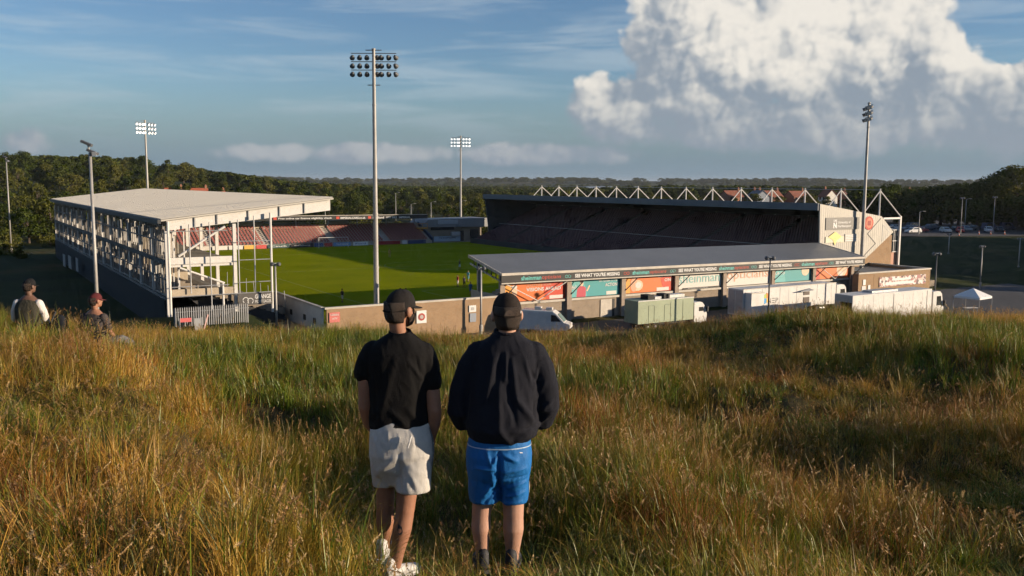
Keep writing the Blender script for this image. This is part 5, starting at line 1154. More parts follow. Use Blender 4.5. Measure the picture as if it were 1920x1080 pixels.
def shop():
    S = SThing('club_shop', 'low flat-roofed brick building with a photo mural beside the main stand', 'building', 42, -66, -1.5)
    S.part('brick_wall', MB().box(42.0, 55.9, -66, -65.6, -1.7, 2.2).box(55.5, 55.9, -65.58, -54.5, -1.7, 2.2).box(42.0, 42.4, -65.58, -54.5, -1.7, 2.2), M_BRICK)
    S.part('side_wing', MB().box(38.4, 41.95, -66, -64.9, -1.7, 2.15), M_BRICK)
    S.part('flat_roof', MB().box(42.42, 55.48, -65.58, -54.5, 1.6, 1.85), M_SLATE)
    S.part('parapet_coping', MB().box(38.3, 56.0, -66.12, -65.5, 2.202, 2.42).box(55.4, 56.02, -65.48, -54.5, 2.202, 2.42), M_TRIM)
    m = bpy.data.materials.new('crowd_mural_print'); m.use_nodes = True; h = NT(m.node_tree); tc = h.new('ShaderNodeTexCoord')
    vo = h.new('ShaderNodeTexVoronoi'); vo.inputs['Scale'].default_value = 3.2; h.put(vo.inputs['Vector'], tc.outputs['Object'])
    h.put(h.n['Principled BSDF'].inputs['Base Color'], h.ramp(h.sep(vo.outputs['Color'])[0], [(0, (.06, .03, .04)), (.3, (.28, .10, .10)), (.55, (.50, .38, .33)), (.8, (.62, .60, .58)), (1, (.15, .12, .14))], 'CONSTANT'))
    mu = S.part('mural', MB().box(43.2, 54.7, -66.1, -66.02, 0.0, 1.5), m)
    for b0, b1, z0, z1 in ((46.2, 50.8, .85, 1.2), (44.6, 51.6, .22, .66)): S.part('mural_strip', MB().box(b0, b1, -66.13, -66.102, z0, z1), M_WTXT, mu)
    for b0, w, z in ((39.4, .6, .5), (40.6, .55, -.4)): S.part('notice', MB().box(b0, b0 + w, -66.08, -66.02, z, z + .85), M_WTXT)
    S.part('grey_door', MB().box(39.2, 40.1, -66.06, -66.01, -1.5, .35), M_GALV)
    S.part('kerb_block', MB().box(56.1, 58.2, -64, -60, -1.7, -.6), M_CONC)
    g = thing('gazebo', 'white pop-up gazebo standing in the yard at the right', 'gazebo', W(-83.6, 39.4, -1.5), R(38))
    MC = mat('white_canvas', (.70, .70, .69), .8, .05, 1)
    def roof(n, ps): MB().add(ps, [tuple(range(len(ps)))]).build(n, MC, g)
    e, ap, z = 1.75, 3.35, 2.3
    cs = [(-e, -e), (e, -e), (e, e), (-e, e)]
    for i in range(4):
        p, q = cs[i], cs[(i + 1) % 4]
        MB().add([(*p, z), (*q, z), (0, 0, ap), (p[0], p[1], z - .02), (q[0], q[1], z - .02), (0, 0, ap - .02)], [(0, 1, 2), (5, 4, 3)]).build('canopy_panel', MC, g)
        MB().add([(*p, z), (*q, z), (q[0], q[1], z - .28), (p[0], p[1], z - .28)], [(0, 1, 2, 3)]).build('valance', MC, g)
        MB().tube((*p, 0), (*p, z), .03, n=6).build('leg', M_GALV, g)
    t = thing('folding_table', 'pale folding table standing under the white gazebo', 'table', W(-83.6, 39.0, -1.5), R(12))
    MB().box(-.9, .9, -.4, .4, .7, .75).build('table_top', MC, t)
    for x in (-.8, .8):
        for y in (-.35, .35): MB().tube((x, y, 0), (x, y, .7), .02, n=6).build('leg', M_GALV, t)
shop()
# ---------------------------------------------------------------- trees, shrubs, houses, far woods
def leaf_mat(name, c0, c1, c2):
    m = bpy.data.materials.new(name); m.use_nodes = True; h = NT(m.node_tree); h.n.clear()
    at = h.new('ShaderNodeAttribute'); at.attribute_name = 'rnd'; oi = h.new('ShaderNodeObjectInfo')
    f = h.m('ADD', h.m('MULTIPLY', at.outputs['Fac'], .55), h.m('MULTIPLY', oi.outputs['Random'], .45))
    col = h.ramp(f, [(0.1, c0), (0.5, c1), (0.9, c2)])
    d = h.new('ShaderNodeBsdfDiffuse'); t = h.new('ShaderNodeBsdfTranslucent'); mx = h.new('ShaderNodeMixShader'); mx.inputs[0].default_value = .22
    h.put(d.inputs[0], col); h.put(t.inputs[0], col); h.l.new(d.outputs[0], mx.inputs[1]); h.l.new(t.outputs[0], mx.inputs[2])
    o = h.new('ShaderNodeOutputMaterial'); h.l.new(mx.outputs[0], o.inputs[0]); MATS[name] = m; return m
M_BARK = mat('bark', (0.085, 0.065, 0.048), .95, .3, 3, .5, 12)
M_LEAFS = [leaf_mat('oak_leaves', (.026, .040, .010), (.055, .075, .016), (.095, .110, .026)), leaf_mat('ash_leaves', (.036, .048, .011), (.075, .090, .020), (.130, .130, .032)),
           leaf_mat('willow_leaves', (.050, .060, .014), (.100, .105, .024), (.155, .145, .040))]
def crown_mesh(name, seed, n, size, shape, m):
    """leaf-clump crown of unit height 1 (0.18..1) and unit radius, built of small bent faces in uneven boughs"""
    rs = np.random.default_rng(seed); py = random.Random(seed)
    boughs = []
    for _ in range(shape['boughs']):
        a = py.uniform(0, 6.28); t = py.random(); z = shape['z0'] + (1 - shape['z0']) * t ** .9
        prof = math.sin(math.pi * min(1, (z - shape['z0'] + .10) / (1.14 - shape['z0'])) ** shape['pw'])
        r = shape['rad'] * prof * py.uniform(.35, .86)
        boughs.append((r * math.cos(a), r * math.sin(a), z - .05, py.uniform(.13, .25) * (.7 + .5 * prof) * shape['rad'] * 1.7))
    V = []; F = []; A = []
    per = n // len(boughs)
    for (bx, by, bz, br) in boughs:
        nn = per; u = rs.normal(size=(nn, 3)); u /= np.linalg.norm(u, axis=1)[:, None]
        rr = br * rs.uniform(.45, 1.0, nn) ** .5 * (1 + .25 * np.sin(7 * u[:, 0] + 5 * u[:, 1]))
        c = np.array([bx, by, bz]) + u * rr[:, None] * np.array([1, 1, .72])
        shade = py.random()
        nrm = u * .8 + rs.normal(size=(nn, 3)) * .6 + np.array([0, 0, .25]); nrm /= np.linalg.norm(nrm, axis=1)[:, None]
        tg = np.cross(nrm, rs.normal(size=(nn, 3))); tg /= np.linalg.norm(tg, axis=1)[:, None]; bt = np.cross(nrm, tg)
        s = size * rs.uniform(.6, 1.4, nn)[:, None]
        q = np.stack([c - tg * s, c + bt * s * .6, c + tg * s, c - bt * s * .6 - nrm * s * .2], 1)
        k = len(V) * 1; base = sum(len(x) for x in V)
        V.append(q.reshape(-1, 3)); idx = base + np.arange(nn * 4).reshape(-1, 4); F.append(idx)
        A.append(np.repeat(np.clip(.55 * shade + .45 * rs.random(nn), 0, 1), 4))
    V = np.vstack(V); F = np.vstack(F); A = np.concatenate(A)
    me = bpy.data.meshes.new(name); me.from_pydata(V.tolist(), [], F.tolist())
    at = me.attributes.new('rnd', 'FLOAT', 'POINT'); at.data.foreach_set('value', A); me.materials.append(m); me.update()
    return me, boughs
def trunk_mesh(name, boughs, shape, seed):
    rs = random.Random(seed); mb = MB(); zt = shape['z0'] + .45
    pts = [(0, 0, -.03), (rs.uniform(-.01, .01), 0, shape['z0'] * .6), (rs.uniform(-.02, .02), rs.uniform(-.02, .02), shape['z0'] + .15), (rs.uniform(-.03, .03), rs.uniform(-.03, .03), zt)]
    mb.path([Vector(p) for p in pts], [.036, .026, .019, .007], 7)
    for (bx, by, bz, br) in rs.sample(boughs, min(9, len(boughs))):
        z = shape['z0'] * .8 + rs.uniform(.02, .25); mid = Vector((bx * .5, by * .5, (z + bz) / 2 + .03))
        mb.path([Vector((0, 0, min(z, zt - .05))), mid, Vector((bx, by, bz))], [.013, .008, .002], 5)
    me = mb.mesh(name); me.materials.append(M_BARK); return me
SH = [dict(boughs=26, z0=.22, rad=.44, pw=.85), dict(boughs=24, z0=.16, rad=.40, pw=.75), dict(boughs=30, z0=.12, rad=.36, pw=.7), dict(boughs=22, z0=.28, rad=.50, pw=1.0)]
PROTO = []
for i in range(8):
    sh = SH[i % 4]; cm, bo = crown_mesh('crown', 200 + i, 2600, .030, sh, M_LEAFS[(i + i // 4) % 3]); PROTO.append((cm, trunk_mesh('trunk', bo, sh, i)))
PROTOH = []
for i in range(4):
    sh = dict(SH[i % 4]); sh['boughs'] = 46; cm, bo = crown_mesh('crown', 300 + i, 9000, .019, sh, M_LEAFS[(0, 1, 0, 2)[i]]); PROTOH.append((cm, trunk_mesh('trunk', bo, sh, 20 + i)))
PROTOB = []
for i in range(3):
    sh = dict(boughs=16, z0=.05, rad=.75, pw=.6); cm, bo = crown_mesh('crown', 400 + i, 1400, .055, sh, M_LEAFS[(2, 1, 2)[i]]); PROTOB.append((cm, trunk_mesh('trunk', bo, sh, 30 + i)))
def tree(x, y, h, lst, label, group, name='tree', cat='tree', wide=1.0, rs=random, z=None):
    cm, tm = rs.choice(lst)
    root = thing(name, label, cat, (x, y, float(ground_h(x, y)) - .1 if z is None else z), rs.uniform(0, 6.28), group)
    root.scale = (h * wide, h * wide, h)
    link('trunk', tm, None, root); link('crown', cm, None, root)
TR = random.Random(21)
ORD = ['first', 'second', 'third', 'fourth', 'fifth', 'sixth', 'seventh', 'eighth', 'ninth', 'tenth', 'eleventh', 'twelfth', 'thirteenth', 'fourteenth', 'fifteenth', 'sixteenth', 'seventeenth', 'eighteenth', 'nineteenth', 'twentieth', 'twenty-first', 'twenty-second', 'twenty-third', 'twenty-fourth', 'twenty-fifth', 'twenty-sixth', 'twenty-seventh', 'twenty-eighth', 'twenty-ninth', 'thirtieth', 'thirty-first', 'thirty-second', 'thirty-third', 'thirty-fourth']
def polar(az, r): return r * math.sin(az), r * math.cos(az)
def hillside_trees():
    rows = [(265, 12), (300, 13), (340, 14), (385, 15), (430, 16), (480, 17), (535, 18), (590, 18), (640, 18)]
    for k, (r, n) in enumerate(rows):
        c_ = 0; rown = ('lowest', 'second', 'third', 'fourth', 'fifth', 'sixth', 'seventh', 'eighth', 'skyline')[k]
        for i in range(n):
            az = -.56 + .40 * (i + TR.uniform(.1, .9)) / n + (0.0 if r > 330 else -.02)
            if r < 330 and az > -.30: continue
            x, y = polar(az, r + TR.uniform(-16, 16))
            if any((x - hx) ** 2 + (y - hy) ** 2 < 130 for hx, hy in HL): continue
            c_ += 1
            tree(x, y, TR.uniform(8.0, 12.5) * (1.12 if r > 550 else 1.0), PROTO, '%s tree from the left in the %s row up the wooded hillside' % (ORD[c_ - 1], rown), 'trees of the wooded hillside', wide=TR.uniform(1.0, 1.35), rs=TR)
def middle_trees():
    for rk, (r, n, h0, h1) in enumerate(((330, 16, 7, 10), (370, 18, 7.5, 11), (420, 20, 7.5, 11), (480, 22, 8, 11.5), (560, 24, 8, 12))):
        c_ = 0
        for i in range(n):
            az = -.24 + .32 * (i + TR.uniform(.1, .9)) / n
            if r < 400 and -.14 < az < -.07: continue
            x, y = polar(az, r + TR.uniform(-18, 18))
            c_ += 1
            tree(x, y, TR.uniform(h0, h1), PROTO, '%s tree from the left in the %s row of woodland beyond the far stand' % (ORD[c_ - 1], ('front', 'second', 'third', 'fourth', 'rear')[rk]), 'woodland beyond the far stand', wide=TR.uniform(1.0, 1.3), rs=TR)
def right_trees():
    big = ((.468, 292, 13.5), (.485, 300, 16.5), (.500, 296, 17.5), (.516, 302, 15.0), (.535, 290, 15.5), (.555, 286, 16.5), (.59, 292, 14), (.62, 285, 14))
    lab = ['tall dark tree at the left of the tall clump on the right', 'tallest dark tree with a pale limb in the right-hand clump', 'tall dark tree with broad crown in the right-hand clump', 'tall tree right of the broadest crown beyond the car park',
           'dark tall tree near the right edge behind the vans', 'dark tall tree at the very right edge of the picture', 'tall tree just beyond the right edge', 'farthest right tall tree beyond the edge']
    for (az, r, h), lb in zip(big, lab):
        x, y = polar(az, r); tree(x, y, h, PROTOH, lb, 'tall trees beyond the car park', wide=TR.uniform(.95, 1.15), rs=TR)
    for i in range(30):
        az = .36 + .24 * (i + TR.uniform(.1, .9)) / 30; x, y = polar(az, TR.uniform(295, 335))
        tree(x, y, TR.uniform(10.5, 13.0), PROTOH if i % 2 else PROTO, '%s lower dark tree from the left in the row behind the parked cars' % ORD[i], 'trees behind the car park', wide=TR.uniform(1.1, 1.4), rs=TR)
    for i in range(20):                                   # unseen belt of trees beyond the frame edge, sized to shade the bank
        x = (150 if i % 2 else 162) + TR.uniform(-3, 3); y = 138 + i * 3.6
        tree(x, y, TR.uniform(19, 21.5) if y > 150 else 15.5, PROTO, '%s nearest tree in the unseen belt that shades the bank' % ORD[i], 'unseen tree belt shading the bank', wide=1.0, rs=TR)
    for i in range(34):                                   # behind the main stand, among the houses
        az = .035 + .33 * (i + TR.uniform(.1, .9)) / 34; x, y = polar(az, TR.uniform(380, 520))
        if any((x - hx) ** 2 + (y - hy) ** 2 < 200 for hx, hy, *_ in HR): continue
        tree(x, y, TR.uniform(5.5, 8.5) * (1.15 if az < .2 else .9), PROTO, '%s low tree from the left seen over the main stand roof' % ORD[i], 'trees behind the main stand', wide=1.3, rs=TR)
def shrubs():
    for i, (x, y, h) in enumerate(((-118, 215, 3.6), (-112, 222, 3.2), (-125, 226, 4.2), (-106, 228, 3.0), (-121, 236, 4.5), (-131, 232, 4.6), (-110, 240, 3.6), (-136, 245, 4.8))):
        tree(x, y, h, PROTOB, '%s nearest yellow-green bush behind the far end of the unfinished stand' % ORD[i], 'bushes left of the unfinished stand', 'bush', 'bush', 1.2, TR)
    for (x, y, h), lb in zip(((-108, 196, 2.6), (-115, 188, 2.4), (-101, 188, 2.0)), ('farthest', 'left', 'right')):
        tree(x, y, h, PROTOB, lb + ' of three dark low bushes at the foot of the left edge mast', 'dark bushes by the left mast', 'bush', 'bush', 1.2, TR)
    for i in range(16):
        x = -48 + i * 4.4 + TR.uniform(-1, 1); y = 285 + TR.uniform(-6, 10)
        tree(x, y, TR.uniform(3.4, 5.4), PROTOB, '%s bush from the left in the hedge behind the far corner' % ORD[i], 'hedge behind the far corner', 'bush', 'bush', 1.3, TR)
HR = [(104, 438, .5, 11, 'red-roofed house left of the pale gabled house'), (114, 428, 1.9, 9, 'pale blue-grey gabled house behind the main stand roof'), (122, 440, .45, 14, 'long red-roofed terrace with chimneys behind the main stand'),
      (137, 446, .5, 11, 'red-roofed house with a chimney at each end'), (147, 430, 2.0, 6, 'small white-gabled house among the trees'), (157, 440, .9, 9, 'red-brown roofed house right of the white gable'), (171, 437, 2.0, 10, 'house with steep dark red roof near the gable'), (178, 420, .6, 12, 'orange brick house just over the ribbed gable')]
HL = [(-141, 384), (-136, 400), (-126, 392)]
def house(x, y, rz, w, label, wall, roof, h=5.0, base=None, d=8.0, steep=.5):
    z = float(ground_h(x, y)) if base is None else base
    S = thing('house', label, 'house', (x, y, z), rz, 'houses in the distance')
    r = h + steep * d / 2 + .6
    wl = MB().prism([(-d / 2, -1), (d / 2, -1), (d / 2, h), (0, r - .3), (-d / 2, h)], 'x', -w / 2, w / 2).build('wall', wall, S)
    o = d / 2 + .4; e = h - .2
    rf = MB()
    for s in (-1, 1):
        rf.add([(x_, y_, z_ + dz) for dz in (0, .18) for (x_, y_, z_) in ((-w / 2 - .3, s * o, e), (w / 2 + .3, s * o, e), (w / 2 + .3, 0, r), (-w / 2 - .3, 0, r))], [(0, 3, 2, 1), (4, 5, 6, 7), (0, 1, 5, 4), (1, 2, 6, 5), (2, 3, 7, 6), (3, 0, 4, 7)])
    ro = rf.build('roof', roof, S)
    for cx_ in ((-w / 2 + .6, w / 2 - .6) if w > 10 else (w / 2 - .6,)):
        MB().box(cx_ - .45, cx_ + .45, -.4, .4, r - .5, r + 1.3).box(cx_ - .25, cx_ + .25, -.2, .2, r + 1.3, r + 1.7).build('chimney', MATS['house_brick'], ro)
    for s in (-1, 1):
        for xx in np.linspace(-w / 2 + 1.4, w / 2 - 1.4, max(2, int(w / 3.5))):
            for zz in (.9, 3.2): MB().box(xx - .55, xx + .55, s * (d / 2) - .04, s * (d / 2) + .04, zz, zz + 1.2).build('window', M_GLASS, wl)
    MB().box(-.45, .45, -d / 2 - .05, -d / 2 + .03, 0, 2.1).build('door', M_DARKST, wl)
def houses():
    hb = mat('house_brick', (.27, .13, .08), .9, .15, .6); hw = mat('house_render', (.60, .58, .54), .9, .1, .6); hg = mat('grey_blue_render', (.26, .29, .33), .9, .1, .6); ob = mat('orange_brick', (.42, .21, .11), .9, .1, .6)
    rr = mat('red_clay_tiles', (.23, .085, .052), .85, .2, .8); rb = mat('brown_clay_tiles', (.15, .07, .05), .85, .2, .8); og = mat('orange_clay_tiles', (.36, .10, .05), .85, .2, .8)
    for i, (x, y, rz, w, lb) in enumerate(HR):
        wl = {1: hg, 4: hw, 7: ob}.get(i, hb); rf = {1: M_SLATE, 5: rb, 6: rb}.get(i, rr)
        house(x, y, rz, w * .85, lb, wl, rf, 4.6, None, 7.0, .75 if i in (4, 6) else .6)
    for (x, y), lb in zip(HL, ('left of three red-roofed houses on the wooded hillside', 'middle of three red-roofed houses on the wooded hillside', 'right of three red-roofed houses on the wooded hillside')):
        house(x, y, .5, 7, lb, hb, og, 5.0, None, 7.0, .7)
    S = thing('warehouse', 'long pale warehouse roof far beyond the main stand', 'building', (103, 900, float(ground_h(103, 900))), .12)
    MB().box(-32, 32, -20, 20, -2, 9).build('wall', mat('warehouse_wall', (.30, .36, .42), .7, .05, .1), S)
    MB().prism([(-20.5, 9.0), (20.5, 9.0), (0, 10.6)], 'x', -32.5, 32.5).build('roof', mat('warehouse_roof', (.42, .46, .50), .6, .05, .1), S)
    for x in (-20, 0, 20): MB().box(x - 3, x + 3, -20.1, -20.02, 0, 5).build('loading_door', M_GALV, S)
houses()
hillside_trees(); middle_trees(); right_trees(); shrubs()
def far_woods():
    col = bpy.data.collections.new('far_trees')
    for i in range(4):
        cm, bo = crown_mesh('far_crown_%d' % i, 500 + i, 420, .075, SH[i], M_LEAFS[i % 2]); col.objects.link(bpy.data.objects.new('far_crown_%d' % i, cm))
    rs = np.random.default_rng(5); P = []
    def scat(n, r0, r1, a0, a1, keep=.0):
        r = rs.uniform(r0 ** .5, r1 ** .5, n) ** 2; az = rs.uniform(a0, a1, n); x, y = r * np.sin(az), r * np.cos(az)
        nz = np.array([mnoise.noise((px * .0035, py * .0035, 3.0)) + .5 * mnoise.noise((px * .011, py * .011, 7.0)) for px, py in zip(x, y)])
        k = nz > keep; P.append(np.stack([x[k], y[k]], 1))
    scat(2600, 600, 1000, -.62, -.05, -.6); scat(2600, 620, 1200, -.10, .66, -.1); scat(5000, 1200, 2600, -.62, .62, .0); scat(5200, 2600, 6500, -.62, .62, .02)
    P = np.vstack(P); n = len(P); r = np.hypot(P[:, 0], P[:, 1])
    k = ~((np.abs(P[:, 0] - 103) < 60) & (P[:, 1] > 840) & (P[:, 1] < 960)) & ~((np.abs(P[:, 0] + 215) < 30) & (P[:, 1] < 640)); P = P[k]; r = r[k]; n = len(P)
    z = ground_h(P[:, 0], P[:, 1])
    s = rs.uniform(7.5, 12, n) * np.where(r > 2600, 1.15, 1.0); sw = s * rs.uniform(1.2, 1.9, n) * np.where(r > 2600, 1.8, 1.15)
    o = instancer('far_woods', np.stack([P[:, 0], P[:, 1], z - .4], 1), np.stack([np.zeros(n), np.zeros(n), rs.uniform(0, 6.28, n)], 1), np.stack([sw, sw, s], 1), rs.integers(0, 4, n), col)
    tag(o, 'far-off woods merging along the skyline', 'woods', kind='stuff')
far_woods()
# ---------------------------------------------------------------- people
def frame(d):
    d = Vector(d).normalized(); u = Vector((0, 0, 1)) if abs(d.z) < .9 else Vector((0, 1, 0))
    x = d.cross(u).normalized(); return x, d.cross(x)
def limb(mb, pts, rad, n=14, flat=1.0, mi=0):
    """tapering rounded limb through points; rad = radius or (rx, ry) per point"""
    P = [Vector(p) for p in pts]; rings = []
    dirs = [(P[min(i + 1, len(P) - 1)] - P[max(i - 1, 0)]).normalized() for i in range(len(P))]
    x0, _ = frame(dirs[0])
    def ring(c, d, r, x):
        x = (x - d * x.dot(d)).normalized(); y = d.cross(x); rx, ry = r if hasattr(r, '__len__') else (r, r * flat)
        return [c + x * (rx * math.cos(2 * math.pi * k / n)) + y * (ry * math.sin(2 * math.pi * k / n)) for k in range(n)], x
    sc = lambda r, f: tuple(q * f for q in r) if hasattr(r, '__len__') else r * f
    r0 = rad[0] if not hasattr(rad[0], '__len__') else max(rad[0]); r1 = rad[-1] if not hasattr(rad[-1], '__len__') else max(rad[-1])
    for e, f in ((.85, .45), (.45, .85)):
        rg, x0 = ring(P[0] - dirs[0] * r0 * e, dirs[0], sc(rad[0], f), x0); rings.append(rg)
    for p, d, r in zip(P, dirs, rad):
        rg, x0 = ring(p, d, r, x0); rings.append(rg)
    for e, f in ((.45, .85), (.85, .45)):
        rg, x0 = ring(P[-1] + dirs[-1] * r1 * e, dirs[-1], sc(rad[-1], f), x0); rings.append(rg)
    mb.rings(rings, mi); return mb
def stack(mb, secs, n=28, pw=2.3):
    """loft of horizontal super-elliptic sections (cx, cy, z, rx, ry)"""
    rr = []
    for (cx, cy, z, rx, ry) in secs:
        ring = []
        for k in range(n):
            t = 2 * math.pi * k / n; c, s = math.cos(t), math.sin(t)
            ring.append((cx + rx * math.copysign(abs(c) ** (2 / pw), c), cy + ry * math.copysign(abs(s) ** (2 / pw), s), z))
        rr.append(ring)
    mb.rings(rr); return mb
def fuse(name, mb, voxel, smooth=4, disp=None, fac=.5):
    """weld overlapping shapes into one continuous surface"""
    me = mb.mesh(name + '_raw'); ob = bpy.data.objects.new(name + '_raw', me); COL.objects.link(ob)
    r = ob.modifiers.new('r', 'REMESH'); r.mode = 'VOXEL'; r.voxel_size = voxel; r.adaptivity = 0.0
    s = ob.modifiers.new('s', 'SMOOTH'); s.factor = fac; s.iterations = smooth
    dg = bpy.context.evaluated_depsgraph_get(); out = bpy.data.meshes.new_from_object(ob.evaluated_get(dg)); out.name = name
    bpy.data.objects.remove(ob); bpy.data.meshes.remove(me)
    if disp is not None:
        n = len(out.vertices); co = np.zeros(n * 3); out.vertices.foreach_get('co', co); co = co.reshape(-1, 3)
        nr = np.zeros(n * 3); out.vertices.foreach_get('normal', nr); nr = nr.reshape(-1, 3)
        co = co + nr * disp(co, nr)[:, None]; out.vertices.foreach_set('co', co.ravel())
    out.polygons.foreach_set('use_smooth', [True] * len(out.polygons)); out.update(); out.materials.clear()
    return out
def folds(lines, back=True, noise_amp=.0025, nscale=9):
    def f(co, nr):
        d = np.zeros(len(co))
        for (x0, z0, x1, z1, w, dep) in lines:
            ax, az = x1 - x0, z1 - z0; L2 = ax * ax + az * az
            t = np.clip(((co[:, 0] - x0) * ax + (co[:, 2] - z0) * az) / L2, 0, 1)
            q = np.hypot(co[:, 0] - x0 - t * ax, co[:, 2] - z0 - t * az)
            taper = np.sin(np.pi * (0.12 + .76 * t)) ** .7
            d += dep * np.exp(-(q / w) ** 2) * taper * np.where(nr[:, 1] < 0.25, 1.0, 0.0)
        if noise_amp: d += noise_amp * np.array([mnoise.noise((p[0] * nscale, p[1] * nscale, p[2] * nscale * .6)) + .55 * (1 - 2 * abs(mnoise.noise((p[0] * nscale * 2.6 + 5, p[1] * nscale * 2.6, p[2] * nscale * 1.3 + p[0] * nscale)))) for p in co])
        return d
    return f
def cloth(name, col, rough=.85, bump=.25, bscale=160, var=.12):
    return mat(name, col, rough, var, 6.0, bump, bscale, spec=.2)
SKIN1 = mat('tanned_skin', (.30, .145, .088), .55, .12, 14, .08, 120, spec=.35); SKIN2 = mat('fair_skin', (.42, .24, .17), .55, .10, 14, .08, 120, spec=.35)
HAIR = mat('dark_brown_hair', (.036, .022, .014), .6, .3, 60, .6, 220)
def head(root, c, yaw, skin, cap, hair_len, beard=False, sc=1.0, name_mark=None, capcol=None):
    """c = centre of the skull; the face looks along +y turned by yaw"""
    e = bpy.data.objects.new('head', None)  # placeholder transform, baked below
    M = Matrix.Translation(c) @ Matrix.Rotation(yaw, 4, 'Z') @ Matrix.Scale(sc, 4)
    bpy.data.objects.remove(e)
    def put(me): me.transform(M); return me
    h = MB(); h.sphere((0, -.01, .02), (.076, .098, .098), 20, 14); h.sphere((0, .035, -.055), (.058, .062, .065), 16, 10)
    limb(h, [(0, .075, -.09), (0, .07, -.06)], [(.028), .04]); limb(h, [(0, .093, .012), (0, .112, -.028)], [.011, .016], 10)     # chin, nose
    h.sphere((.0, .085, -.062), (.028, .014, .012), 10, 6); h.sphere((-.032, .078, .015), (.02, .014, .012), 8, 6); h.sphere((.032, .078, .015), (.02, .014, .012), 8, 6)
    for s in (-1, 1):
        h.sphere((s * .086, -.010, -.012), (.014, .026, .036), 10, 8); h.sphere((s * .077, .0, -.042), (.010, .012, .012), 8, 6)
    limb(h, [(0, -.030, -.05), (0, -.030, -.11), (0, -.018, -.16)], [(.054, .054), (.053, .052), (.054, .050)], 16)
    o = link('head', put(fuse('head', h, .0075, 3)), skin, root)
    for s in (-1, 1): me = MB().sphere((s * .031, .084, .012), .011, 10, 8).mesh('eye'); link('eye', put(me), mat('eye_white', (.5, .48, .45), .3), o)
    hr = MB(); zb = -.075 - hair_len
    hr.rings([[( .0805 * math.cos(t) * k, -.012 + .103 * math.sin(t) * k, z) for t in np.linspace(math.pi * 1.10, math.pi * 1.90, 22)] for z, k in ((.05, 1.0), (.01, 1.012), (-.03, .985), (-.06, .90), (zb, .76))], cap=False, closed=False)
    me = hr.mesh('hair', smooth=True); b = link('hair', put(me), HAIR, o); sol = b.modifiers.new('thick', 'SOLIDIFY'); sol.thickness = .012; sol.offset = 0
    if beard:
        bd = MB(); bd.rings([[(.070 * math.cos(t) * k, .02 + .085 * math.sin(t) * k, z) for t in np.linspace(-.1, math.pi + .1, 20)] for z, k in ((-.035, 1.03), (-.075, .98), (-.105, .78), (-.115, .5))], cap=False, closed=False)
        b2 = link('beard', put(bd.mesh('beard', smooth=True)), HAIR, o); b2.modifiers.new('thick', 'SOLIDIFY').thickness = .006
    # cap: crown panels, brim, strap
    rr = []
    for j in range(11):
        u = j / 10; ph = u * math.pi / 2 * .985
        z = .008 + .117 * math.sin(ph); k = math.cos(ph) ** .80
        rr.append([(.0895 * k * math.cos(t), -.008 + .113 * k * math.sin(t) + .010 * math.sin(ph), z + (-.016 * (1 - u) if math.sin(t) < -.2 else 0)) for t in np.linspace(0, 2 * math.pi, 37)[:-1]])
    cm = MB().rings(rr); me = cm.mesh('cap', smooth=True)
    cp = link('cap', put(me), cap, o)
    br = []
    for k in range(13):
        t = math.pi * (.14 + .72 * k / 12); x, y = .0885 * math.cos(t), -.008 + .112 * math.sin(t)
        ext = .075 * math.sin((t - .14 * math.pi) / .72) if 0 <= (t - .14 * math.pi) / .72 <= math.pi else 0
        ext = .078 * max(0, math.sin(math.pi * k / 12)) ** .6
        br.append(((x, y, .012), (x * (1 - ext * .5), y + ext, .004 - ext * .20)))
    bm = MB()
    for k in range(12):
        a, b_ = br[k]; c_, d = br[k + 1]; up = Vector((0, 0, .004))
        bm.add([a, b_, d, c_, Vector(a) + up, Vector(b_) + up, Vector(d) + up, Vector(c_) + up], [(0, 1, 2, 3), (7, 6, 5, 4), (0, 4, 5, 1), (1, 5, 6, 2), (2, 6, 7, 3), (3, 7, 4, 0)])
    link('brim', put(bm.mesh('brim')), cap, cp)
    # hair showing through the arch at the back, and the strap below it
    ar = MB(); pts = [(math.cos(t) * .030, math.sin(t) * .034) for t in np.linspace(0, math.pi, 12)] + [(-.030, -.006), (.030, -.006)]
    ar.add([(x, -.1262 + max(0, z) * .10 + 5.0 * x * x, z + .002) for x, z in pts], [tuple(range(len(pts)))]); link('cap_opening', put(ar.mesh('cap_opening')), mat('brown_hair_at_opening', (.075, .046, .032), .6, .3, 80, .5, 200), cp)
    st = MB()
    for k in range(8):
        x0, x1 = -.034 + k * .0085, -.034 + (k + 1) * .0085; st.bar((x0, -.1275 + 5.0 * x0 * x0, -.004), (x1, -.1275 + 5.0 * x1 * x1, -.004), .004, .011)
    link('cap_strap', put(st.mesh('cap_strap')), cap, cp)
    MB_b = MB().sphere((0, .0, .126), .007, 8, 6).mesh('cap_button'); link('cap_button', put(MB_b), cap, cp)
    if name_mark == 'tick':
        tk = [(-.030, .030), (-.022, .022), (-.012, .026), (.006, .038), (-.013, .031), (-.022, .028), (-.027, .033)]
        a0 = -2.0
        g = MB().add([((.0915 + 0) * math.cos(a0 + x / .1) * .96, -.008 + .1155 * math.sin(a0 + x / .1) * .96, z + .012) for x, z in tk], [tuple(range(len(tk)))]); link('cap_mark', put(g.mesh('cap_mark')), M_WTXT, cp)
    if name_mark == 'star':
        a0 = -.62; st_ = [((.010 if k % 2 == 0 else .0035) * math.sin(k * math.pi / 4), (.014 if k % 2 == 0 else .0045) * math.cos(k * math.pi / 4)) for k in range(8)]
        g = MB().add([(.0935 * math.cos(a0 + x / .1), -.008 + .118 * math.sin(a0 + x / .1), z + .018) for x, z in st_], [tuple(range(8))]); link('cap_mark', put(g.mesh('cap_mark')), M_WTXT, cp)
    return o
